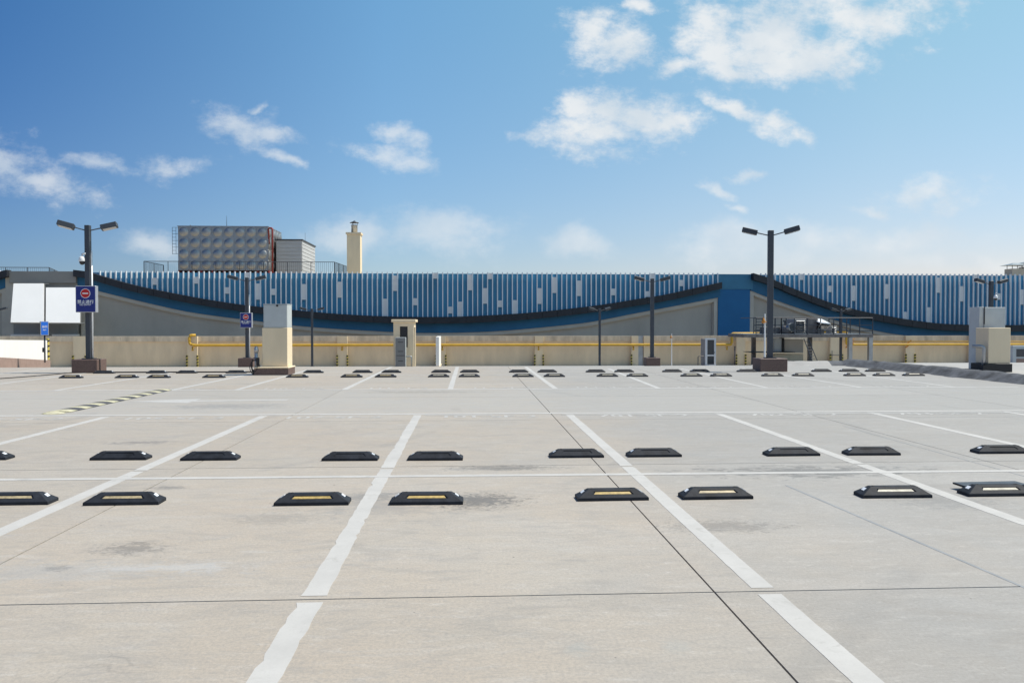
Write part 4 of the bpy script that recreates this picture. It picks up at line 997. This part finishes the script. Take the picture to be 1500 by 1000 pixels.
# ================================================================== LEFT ELECTRICAL CABINET
q = G(401, 549.5); Yc = q.y + .14
cab = empty('electrical_cabinet', (q.x, Yc, 0), 'tall cream box with pale grey metal top on a brown granite base, left of centre', 'cabinet')
def cz(py, Y): return P(400, py, Y).z
xa = P(384, 500, Yc).x - q.x; xb = P(421, 500, Yc).x - q.x; dpt = .62
m = MB(); m.b2((P(372, 545, Yc - .12).x - q.x, -.12, 0), (P(422.5, 545, Yc - .12).x - q.x, dpt + .12, .19), bev=.01); m.build('base', 'granite', cab)
m = MB(); m.b2((P(372, 545, Yc - .12).x - q.x - .01, -.13, .193), (P(422.5, 545, Yc - .12).x - q.x + .01, dpt + .13, .235), bev=.012); m.build('base_capping', 'cream', cab)
z1 = cz(480, Yc); z2 = cz(446, Yc)
m = MB(); m.b2((xa, 0, .238), (xb, dpt, z1), bev=.008); m.build('rendered_box', 'cream', cab)
m = MB(); m.b2((xa + .035, .02, z1 + .002), (xb - .004, dpt - .02, z2), bev=.008); m.build('metal_cabinet', 'cabgrey', cab)
m = MB(); m.b2((xa + .03, .01, z2 + .002), (xb + .002, dpt - .01, z2 + .02)); m.build('cabinet_lid', 'cabgrey', cab)
m = MB(); m.tube([(xa + .43, -.002, z2 - .03), (xa + .43, -.03, z2 - .03)], .03, 8); m.build('lifting_eye', 'black', cab)
m = MB(); m.b2((xa + .06, .012, z1 + .03), (xb - .03, .022, z2 - .03)); m.build('metal_door', 'cabgrey', cab)
vp = empty('vent_pipe', (xa + q.x - .16, Yc - .02, 0), 'galvanised pipe with rounded cap and black cable loops, left of the cream cabinet', 'pipe')
m = MB(); m.tube([(0, 0, 0), (0, 0, .72)], .05, 10); m.build('pipe', 'steel', vp)
m = MB(); m.lathe([(.06, .64), (.065, .72), (.05, .79), (.02, .82)], 12); m.build('cap', 'steel', vp)
for k, (rx_, z_) in enumerate(((.10, .25), (.14, .22), (.08, .3))):
    m = MB(); m.tube([(-.02 + rx_ * math.cos(a), -.08 - .01 * k, z_ + .2 * math.sin(a)) for a in [2 * math.pi * t / 16 for t in range(17)]], .012, 5); m.build('cable_loop', 'black', vp)
m = MB(); m.b2((.02, -.10, .28), (.10, -.04, .50)); m.b2((-.09, -.09, .0), (.05, -.03, .16)); m.build('junction_box', 'black', vp)

# ================================================================== RIGHT CABINETS
zz = .10
q = G(1463, 545, zz); Yr = q.y
cr_ = empty('electrical_cabinet', (q.x, Yr, zz), 'cream box on a black base before a grey panel at far right', 'cabinet')
X = lambda px, Y=Yr: P(px, 500, Y).x - q.x
Z = lambda py, Y=Yr: P(1460, py, Y).z - zz
m = MB(); m.b2((X(1444), -.02, -.15), (X(1483), .66, Z(532.5)), bev=.01); m.build('base', 'black', cr_)
m = MB(); m.b2((X(1449), .03, Z(532.3)), (X(1481.5), .6, Z(480)), bev=.01); m.build('rendered_box', 'cream', cr_)
gpn = empty('grey_panel', (q.x, Yr + .75, zz), 'tall pale blue-grey metal duct cabinet behind the cream box at far right', 'cabinet')
Y2 = Yr + .75
X2 = lambda px: P(px, 500, Y2).x - q.x
Z2 = lambda py: P(1460, py, Y2).z - zz
m = MB(); m.b2((X2(1441.6), 0, -.2), (X2(1472.3), .5, Z2(450)), bev=.008); m.build('panel_box', 'cabgrey', gpn)
m = MB(); m.b2((X2(1434.8), .02, -.2), (X2(1441.2), .5, Z2(449.6)), bev=.006); m.build('side_duct', 'cabgrey', gpn)
m = MB(); m.tube([(X2(1441.4), -.01, Z2(449)), (X2(1441.4), -.01, Z2(475))], .012, 5); m.build('seam_cable', 'black', gpn)
hp = empty('bent_pipe', (q.x + X(1444), Yr + .1, zz), 'galvanised swan-neck pipe beside the cream box at far right', 'pipe')
zt_ = Z(507); piperun('pipe_run', [(0, -.02, -.05), (0, -.02, zt_), (-.26, .1, zt_), ], .05, 'steel', hp)
m = MB(); m.tube([(.05 * math.cos(a), -.1, .12 + .12 * math.sin(a)) for a in [2 * math.pi * t / 14 for t in range(15)]], .018, 5); m.b2((-.09, -.13, -.02), (-.0, -.05, .2)); m.build('cable_loop', 'black', hp)
# notice board far right
Yn = 40.0; a_ = P(1483.5, 506, Yn); c_ = P(1524, 534.5, Yn)
nb = empty('notice_board', ((a_.x + c_.x) / 2, Yn, gz(Yn)), 'pale blue-grey notice cabinet with dark panel at the right border', 'notice board')
wd = c_.x - a_.x; hb = a_.z - gz(Yn); z0_ = c_.z - gz(Yn) - .1
m = MB(); m.b2((-wd / 2, 0, 0), (wd / 2, .3, hb), bev=.01); m.build('cabinet_body', 'cabgrey', nb)
m = MB(); m.b2((-wd / 2 + .2, -.012, hb * .42), (wd / 2 - .1, .004, hb * .82)); m.build('window_panel', 'glassd', nb)
m = MB(); m.b2((-wd / 2 + .2, -.012, hb * .10), (wd / 2 - .1, .004, hb * .33)); m.build('lower_panel', 'pink', nb)

# ================================================================== GUARD BOOTH
Yg = 42.0; zg = gz(Yg) - .05
a_ = P(576.3, 500, Yg); c_ = P(606.3, 500, Yg); zt_ = P(590, 472, Yg).z
kb = empty('guard_booth', ((a_.x + c_.x) / 2, Yg, zg), 'small cream guard booth with flat roof and dark window by the wall', 'booth')
wd = c_.x - a_.x; hb = zt_ - zg; dp = 1.45
xw0 = P(585.8, 500, Yg).x - kb.location.x; xw1 = P(597.2, 500, Yg).x - kb.location.x; zw1 = P(590, 478, Yg).z - zg; zw0 = P(590, 508.5, Yg).z - zg
m = MB(); t_ = .12
m.b2((-wd / 2, 0, 0), (xw0, t_, hb)); m.b2((xw1, 0, 0), (wd / 2, t_, hb)); m.b2((xw0, 0, 0), (xw1, t_, zw0)); m.b2((xw0, 0, zw1), (xw1, t_, hb))
bmesh.ops.remove_doubles(m.bm, verts=m.bm.verts, dist=.0001)
m.build('front_wall', 'cream', kb)
m = MB(); m.b2((-wd / 2, t_ + .002, 0), (-wd / 2 + t_, dp - t_ - .002, hb)); m.b2((-wd / 2, dp - t_, 0), (wd / 2, dp, hb)); m.build('back_wall', 'cream', kb)
m = MB(); m.b2((wd / 2 - t_, t_ + .002, 0), (wd / 2, .30, hb)); m.b2((wd / 2 - t_, 1.12, 0), (wd / 2, dp - t_ - .002, hb)); m.b2((wd / 2 - t_, .302, hb - .26), (wd / 2, 1.118, hb)); m.build('side_wall', 'cream', kb)
m = MB(); m.b2((wd / 2 - .08, .31, .02), (wd / 2 - .03, 1.11, hb - .27)); m.build('door', 'void', kb)
m = MB(); m.b2((xw0 + .002, .06, zw0 + .002), (xw1 - .002, .085, zw1 - .002)); m.build('window', 'void', kb)
m = MB(); m.b2((-wd / 2 - .1, -.1, hb + .003), (wd / 2 + .1, dp + .1, hb + .15), bev=.02); m.build('roof', 'cream', kb)
Yo = Yg - .75; a_ = P(579.2, 500, Yo); c_ = P(594.2, 500, Yo)
nb = empty('notice_stand', ((a_.x + c_.x) / 2, Yo, gz(Yo) - .03), 'grey notice cabinet with faint lines of text before the guard booth', 'notice board')
wd2 = c_.x - a_.x; h2 = P(587, 494, Yo).z - nb.location.z
m = MB(); m.b2((-wd2 / 2, 0, 0), (wd2 / 2, .35, h2), bev=.008); m.build('cabinet_body', 'cabgrey', nb)
m = MB(); m.b2((-wd2 / 2 + .015, -.012, .03), (wd2 / 2 - .015, .004, h2 - .03)); m.build('front_panel', 'board2', nb)
for k, (fz, ww) in enumerate(((.83, .5), (.52, .5), (.38, .8), (.2, .5))):
    m = MB(); m.b2((-wd2 * ww / 2, -.018, h2 * fz), (wd2 * ww / 2, -.011, h2 * fz + .028)); m.build('text_line', 'black', nb)
hr_ = empty('bent_handrail', (P(597, 0, Yo).x, Yo + .15, gz(Yo)), 'short bent steel rail at the foot of the guard booth', 'handrail')
zt_ = P(597, 522, Yo).z - gz(Yo); piperun('rail', [(-.16, .0, zt_), (.14, 0, zt_), (.14, 0, 0)], .035, 'steel', hr_)
# white-edged slab pier
Yq = 50.0; a_ = P(638.3, 500, Yq); c_ = P(643.2, 500, Yq); gzq = gz(Yq) - .1
pr_ = empty('gate_pier', ((a_.x + c_.x) / 2, Yq, gzq), 'narrow free-standing cream slab with bright sunlit side, right of the booth', 'pier')
hq = P(640, 493.2, Yq).z - gzq; wq = c_.x - a_.x
m = MB(); m.b2((-wq / 2, 0, .12), (wq / 2, 3.2, hq), bev=.01); m.build('slab', 'white', pr_)
m = MB(); m.b2((-wq / 2 - .04, -.04, 0), (wq / 2 + .04, 3.24, .118)); m.build('footing', 'coping', pr_)

# ================================================================== DOOR IN THE WALL, POLES
Yd = 57.5; a_ = P(1033.5, 500, Yd); c_ = P(1049, 500, Yd); gd_ = gz(Yd) - .05; hd = P(1040, 495.2, Yd).z - gd_; wd = c_.x - a_.x
dr = empty('framed_door', ((a_.x + c_.x) / 2, Yd, gd_), 'narrow white-framed glazed door with dark panes before the cream wall', 'door')
fw = .14
m = MB(); m.b2((-wd / 2, 0, 0), (-wd / 2 + fw, .12, hd)); m.b2((wd / 2 - fw, 0, 0), (wd / 2, .12, hd)); m.b2((-wd / 2 + fw, .002, hd - .12), (wd / 2 - fw, .118, hd)); m.b2((-wd / 2 + fw, .002, hd * .36), (wd / 2 - fw, .118, hd * .36 + .1)); m.b2((-wd / 2 + fw, .002, .0), (wd / 2 - fw, .118, .12)); m.build('frame', 'camwhite', dr)
m = MB(); m.b2((-wd / 2 + fw, .05, .12), (wd / 2 - fw, .07, hd * .36)); m.build('pane', 'glassd', dr)
m = MB(); m.b2((-wd / 2 + fw, .05, hd * .36 + .1), (wd / 2 - fw, .07, hd - .12)); m.build('pane', 'glassd', dr)
m = MB(); m.b2((wd / 2 - fw - .03, -.05, hd * .46), (wd / 2 - fw + .05, -.01, hd * .52)); m.build('handle', 'steel', dr)
m = MB(); m.b2((-wd / 2, .13, 0), (wd / 2, 1.2, hd - .05)); m.build('box_body', 'acgrey', dr)
hr_ = empty('bent_handrail', (P(1024.5, 0, Yd).x, Yd - .1, gz(Yd)), 'brown bent handrail left of the white-framed door', 'handrail')
zt_ = P(1024, 521.5, Yd).z - gz(Yd); piperun('rail', [(0, 0, -.1), (0, 0, zt_), (.42, 0, zt_)], .035, 'rust', hr_)
def vane(px, pt, Y, label, hk=.6):
    z0 = gz(Y) - .05; z1 = P(px, pt, Y).z; r_ = empty('marker_pole', (P(px, pt, Y).x, Y, z0), label, 'pole', 'thin white poles with orange vanes'); h_ = z1 - z0
    m_ = MB(); m_.tube([(0, 0, 0), (0, 0, h_)], .04 * hk, 6, taper=[.04 * hk * 1.3, .03 * hk]); m_.build('pole', 'camwhite', r_)
    m_ = MB(); m_.lathe([(.02, 0), (.09 * hk, .03 * hk), (.11 * hk, .08 * hk), (.06 * hk, .2 * hk), (.02, .34 * hk)], 8, (-.07 * hk, 0, h_ - .5 * hk)); m_.tube([(-.18 * hk, 0, h_ - .42 * hk), (.1 * hk, 0, h_ - .42 * hk)], .02 * hk, 5); m_.build('vane', 'orange', r_)
vane(984, 488, 55, 'thin white pole with an orange vane, right of centre before the cream wall', .7)
vane(1120.5, 459.5, 45, 'white pole with an orange vane just left of the tall right lamp pole', 1.1)

# ================================================================== STEEL PLATFORM WITH EQUIPMENT
Yf = 53.0
X3 = lambda px, Y=Yf: P(px, 500, Y).x
Z3 = lambda py, Y=Yf: P(1180, py, Y).z
gf = gz(Yf) - .1
pf = empty('steel_platform', (0, Yf, 0), 'raised steel equipment platform with dark railing in front of the building', 'platform')
dk0, dk1 = X3(1089), X3(1279); dD = 3.2
def pb(x0, x1, y0, y1, z0, z1, name, mt, par=pf): m_ = MB(); m_.b2((x0, y0, z0), (x1, y1, z1)); return m_.build(name, mt, par)
pb(dk0, dk1, 0, dD, Z3(494), Z3(489.6), 'deck', 'rust')
for k in range(26):
    xa_ = dk0 + (dk1 - dk0) * k / 26; pb(xa_ + .01, xa_ + (dk1 - dk0) / 26 - .01, .05, dD, Z3(489.6) + .002, Z3(489.6) + .03, 'deck_plate', 'steel')
for px in (1128, 1215, 1277): 
    for yy_ in (.1, dD - .2):
        if px != 1277 and yy_ < 1: continue
        pb(X3(px) - .13, X3(px) + .13, yy_, yy_ + .26, gf, Z3(494) - .003, 'column', 'steel' if px == 1277 else 'rust')
pr0, pr1 = Z3(489.4), Z3(465.3)
m_rail = [(X3(1108), X3(1116)), (X3(1127), X3(1279))]
def prail(x0, x1, y, parent, n):
    for nm, z in (('top_rail', pr1), ('middle_rail', pr0 + (pr1 - pr0) * .55), ('lower_rail', pr0 + (pr1 - pr0) * .2)):
        m_ = MB(); m_.tube([(x0, y, z), (x1, y, z)], .028, 5); m_.build(nm, 'darkmetal', parent)
    for k in range(n + 1):
        x = x0 + (x1 - x0) * k / n; m_ = MB(); m_.tube([(x, y, pr0 - .02), (x, y, pr1)], .038, 5); m_.build('railing_post', 'darkmetal', parent)
prail(X3(1108), X3(1145), .08, pf, 4); prail(X3(1145), X3(1279), .08, pf, 7); prail(X3(1128), X3(1277), dD - .1, pf, 9)
for xe in (X3(1108), X3(1279)):
    m = MB(); m.tube([(xe, .08, pr1), (xe, dD - .1, pr1)], .028, 5); m.build('top_rail', 'darkmetal', pf)
def unit(name, px0, px1, py0, py1, y0, y1, label, cat, body='acgrey', louvres=0, lm='black'):
    x0, x1 = X3(px0, Yf + y0), X3(px1, Yf + y0); z1, z0 = Z3(py0, Yf + y0), Z3(py1, Yf + y0)
    r_ = empty(name, ((x0 + x1) / 2, Yf + y0, z0), label, cat); w_ = x1 - x0; h_ = z1 - z0
    m_ = MB(); m_.b2((-w_ / 2, 0, 0), (w_ / 2, y1 - y0, h_), bev=.02); m_.build('casing', body, r_)
    if louvres:
        m_ = MB(); m_.b2((-w_ / 2 + .08, -.01, .1), (w_ / 2 - .08, .015, h_ - .1)); m_.build('grille_back', lm, r_)
        for k in range(louvres):
            zc_ = .14 + (h_ - .28) * k / max(1, louvres - 1)
            m_ = MB(); m_.box((0, -.03, zc_), (w_ - .2, .07, .02), Matrix.Rotation(R(35), 3, 'X')); m_.build('louvre', 'steel', r_)
    return r_, w_, h_
unit('fan_coil_unit', 1164, 1181, 467, 489.3, .5, 1.9, 'dark louvred air handling unit in the middle of the platform', 'air unit', 'acgrey', 7)
unit('air_handling_unit', 1181.4, 1198, 466.5, 489.3, .5, 2.2, 'grey ribbed casing between louvred unit and silver exhaust hood', 'air unit', 'rust', 0)
for k in range(6):
    z_ = pr0 + (pr1 - pr0) * (k + .5) / 6; m = MB(); m.tube([(X3(1108), .08, z_), (X3(1116), .08, z_)], .02, 4); m.build('ladder_rung', 'darkmetal', pf)
unit('pump_set', 1120, 1143, 479, 489.3, 1.2, 2.2, 'low dark pump casing at the left of the platform behind the lamp pole', 'pump', 'rust')
unit('fan_unit', 1217, 1226, 477, 489.3, 1.5, 2.3, 'small grey box beside the exhaust hood on the platform', 'air unit', 'greywall', 3)
# silver exhaust hood
x0, x1 = X3(1197.5), X3(1213.5); z0, z1 = Z3(482), Z3(466.5); xm = X3(1216)
eh = empty('exhaust_hood', ((x0 + x1) / 2, Yf + .1, z0), 'bright silver exhaust hood with dark slanting mouth on the platform', 'exhaust hood')
cx = (x0 + x1) / 2; h_ = z1 - z0
def L3(px, py): return (X3(px) - cx, Z3(py) - z0)
pr = [L3(1198, 466.3), L3(1213.5, 466.3), L3(1216, 473.5), L3(1201.5, 472.2)]
m = MB()  # sloping top sheet and sides
a4 = [(pr[0][0], 1.3, pr[0][1]), (pr[1][0] + .1, 1.3, pr[1][1] - .0), (pr[2][0], -.15, pr[2][1] - .0), (pr[3][0], -.15, pr[3][1])]
m.poly(a4 + [(x, y, z - .05) for x, y, z in a4], [(0, 1, 2, 3), (7, 6, 5, 4), (0, 4, 5, 1), (1, 5, 6, 2), (2, 6, 7, 3), (3, 7, 4, 0)]); m.build('hood_top', 'galv', eh)
q1, q2, q3, q4 = L3(1201.6, 472.5), L3(1216, 474), L3(1212, 482.3), L3(1200.5, 482)
m = MB(); m.poly([(q1[0], -.13, q1[1] - .06), (q2[0], -.13, q2[1] - .07), (q3[0], .25, q3[1]), (q4[0], .25, q4[1]), (q1[0], 1.28, q1[1] + .2), (q2[0], 1.28, q2[1] + .2), (q3[0], 1.28, q3[1]), (q4[0], 1.28, q4[1])],
              [(0, 1, 2, 3), (4, 7, 6, 5), (0, 4, 5, 1), (1, 5, 6, 2), (2, 6, 7, 3), (3, 7, 4, 0)]); m.build('mouth', 'void', eh)
m = MB(); m.tube([(q2[0], -.14, q2[1] - .05), (q3[0], .24, q3[1]), (q4[0], .24, q4[1]), (q1[0], -.14, q1[1] - .05)], .03, 5); m.build('rim', 'steelr', eh)
m = MB(); m.b2((q4[0] + .05, .3, pr0 - z0 - .0), (q3[0] - .05, 1.25, q4[1] - .004)); m.build('stand', 'rust', eh)
# blower
q = P(1155, 489, Yf + .5)
bl = empty('blower', (q.x, Yf + .9, pr0), 'small round blower with dark opening at the left of the platform', 'blower')
m = MB(); m.lathe([(.36, 0), (.40, .2), (.36, .5), (.2, .62)], 16); o = m.build('drum', 'rust', bl)
m = MB(); v0 = Vector((.1, -.25, .42)); m.tube([v0 + Vector((-.1, .35, -.1)), v0, v0 + Vector((.12, -.25, .05))], .2, 14, taper=[.25, .27, .31]); m.build('outlet', 'steelr', bl)
m = MB(); e_ = v0 + Vector((.125, -.262, .052)); m.tube([e_, e_ + Vector((.004, -.01, .002))], .27, 14); m.build('outlet_mouth', 'void', bl)
m = MB(); m.tube([(-.1, 0, .6), (-.1, 0, .9)], .05, 8); m.b2((-.2, -.08, .85), (0, .08, .95)); m.build('motor', 'darkmetal', bl)
# below the platform
unit('wall_unit', 1134, 1145.5, 495, 516, 2.2, 2.9, 'pale grey wall unit under the left part of the platform', 'air unit', 'cabgrey')
unit('storage_tank', 1149, 1177, 497, 516.5, 2.2, 3.0, 'wide stained cream-grey box under the platform above the shelf', 'tank', 'greywall')
pb(X3(1114), X3(1179), 1.6, 3.4, Z3(517.5), Z3(516.7), 'shelf', 'black')
r_, w_, h_ = unit('low_cupboard', 1135, 1177, 518.5, 536, 2.3, 3.2, 'low cream double cupboard under the shelf below the platform', 'cupboard', 'cream')
for s in (-1, 1):
    m = MB(); m.b2((min(s * .03, s * (w_ / 2 - .05)), -.02, .08), (max(s * .03, s * (w_ / 2 - .05)), .01, h_ - .06)); m.build('cupboard_door', 'cream', r_)
unit('dark_duct', 1145.8, 1149, 494.5, 516, 2.1, 2.7, 'narrow dark duct between the two boxes under the platform', 'duct', 'black')
# leaning ladder
ld = empty('leaning_ladder', (X3(1188, Yf), Yf - .1, gf), 'steel ladder leaning up to the platform edge', 'ladder')
tp = Vector((X3(1178) - X3(1188), .15, Z3(496) - gf))
for o_ in (0, .36):
    m = MB(); m.tube([(o_, -.5, 0), (tp.x + o_ * .85, tp.y, tp.z)], .03, 5); m.build('stile', 'darkmetal', ld)
for k in range(1, 10):
    t = k / 10; a = Vector((0, -.5, 0)).lerp(tp, t); c = Vector((.36, -.5, 0)).lerp(tp + Vector((.30, 0, 0)), t); m = MB(); m.tube([a, c], .02, 5); m.build('rung', 'darkmetal', ld)
for px in (1076.5,):
    m = MB(); Yx = YW - .5; m.tube([(0, 0, 0), (0, 0, P(px, 507, Yx).z - gz(Yx))], .06, 8); tag(m.build('drain_pipe', 'rust', None, (P(px, 500, Yx).x, Yx, gz(Yx))), 'dark drain pipe on the wall under the yellow pipe elbow', 'pipe')
m = MB(); Yx = YW - .6; m.tube([(0, 0, 0), (.4, 0, 0), (.8, 0, -.02), (1.0, 0, 0)], .03, 6); m.tube([(.1, 0, -.9), (.1, 0, .35)], .025, 6); m.lathe([(.05, 0), (.1, .03), (.05, .08)], 8, (.8, 0, 0)); tag(m.build('hose_tap', 'rust', None, (P(1217, 520, Yx).x, Yx, P(1217, 520, Yx).z)), 'rusty tap and thin pipes on the pilaster right of the platform cupboards', 'tap')

# ================================================================== RAMP WALL (left), small sign
rw = empty('ramp_wall', (0, 0, 0), 'bright white rendered ramp wall with brown kerb at the left', 'wall')
pA, pB = P(-60, 497, 38), P(70, 498.3, 52)
d = Vector((pB.x - pA.x, pB.y - pA.y, 0)).normalized(); nrm = Vector((-d.y, d.x, 0))   # left side
if nrm.x > 0: nrm = -nrm
def rwall(z0a, z0b, z1a, z1b, off, th, name, mt):
    a0, b0 = Vector((pA.x, pA.y, 0)) - nrm * off, Vector((pB.x, pB.y, 0)) - nrm * off + d * (off * .5); m_ = MB(); v = []
    for s in (0, th): v += [tuple(a0 + nrm * s + Vector((0, 0, z0a))), tuple(b0 + nrm * s + Vector((0, 0, z0b))), tuple(b0 + nrm * s + Vector((0, 0, z1b))), tuple(a0 + nrm * s + Vector((0, 0, z1a)))]
    m_.poly(v, [(0, 1, 2, 3), (7, 6, 5, 4), (0, 4, 5, 1), (1, 5, 6, 2), (2, 6, 7, 3), (3, 7, 4, 0)]); return m_.build(name, mt, rw)
zka = P(-60, 520, 38).z; zkb = P(70, 527.7, 52).z
rwall(zka - .3, zkb - .3, pA.z, pB.z, 0, .25, 'wall_face', 'white')
rwall(zka - 1, zkb - 1, zka, zkb, .12, .45, 'kerb', 'pink')
for k in range(4):
    m = MB(); m.box((pB.x + .02, pB.y - .05, zkb + .25 + k * .33), (.16, .14, .15), Matrix.Rotation(R(14), 3, 'Y')); m.build('black_stripe', 'black', rw)
m = MB(); m.box((pB.x + .02, pB.y - .05, zkb + .72), (.14, .12, 1.35)); m.build('corner_guard', 'hazy', rw)
# small bright blue sign
Ys = 46.0; a_ = P(61.3, 470.5, Ys); c_ = P(69, 491, Ys); wd = c_.x - a_.x; ht = a_.z - c_.z
xc = (a_.x + c_.x) / 2; zb_ = P(63, 531, Ys).z
sg = empty('exit_sign', (xc, Ys, zb_), 'small bright blue sign box on a thin post before the white ramp wall', 'sign')
hz = c_.z - zb_
m = MB(); m.tube([(-.05, .1, 0), (-.05, .1, hz + .05)], .045, 8); m.build('post', 'darkmetal', sg)
rot = Matrix.Rotation(R(38), 3, 'Z')
def sb_(lo, hi, name, mt):
    m_ = MB(); c0 = Vector([(p + q) / 2 for p, q in zip(lo, hi)]); m_.box(rot @ c0 + Vector((0, 0, hz)), [abs(q - p) for p, q in zip(lo, hi)], rot); return m_.build(name, mt, sg)
wf = .40
sb_((-wf / 2, -.01, 0), (wf / 2, .16, ht), 'housing', 'black'); sb_((-wf / 2 + .0, -.03, .0), (wf / 2, -.012, ht), 'frame', 'alu'); sb_((-wf / 2 + .03, -.04, .03), (wf / 2 - .03, -.028, ht - .03), 'face_panel', 'signblue2')
for body, w_, z_ in (('出口', wf * .6, ht * .62), ('EXIT', wf * .42, ht * .38)):
    me = stand(text_mesh(body, .12, .002, w=w_, bold=.002)); me.materials.clear(); me.materials.append(MT['signwhite']); o = link('lettering', me, sg, tuple(rot @ Vector((0, -.046, 0)) + Vector((0, 0, hz + z_))), R(38))
m = MB(); m.b2((-.16, .02, hz * .38), (-.06, .12, hz * .55), bev=.02); m.build('junction_box', 'black', sg)
print('objects', len(bpy.data.objects))
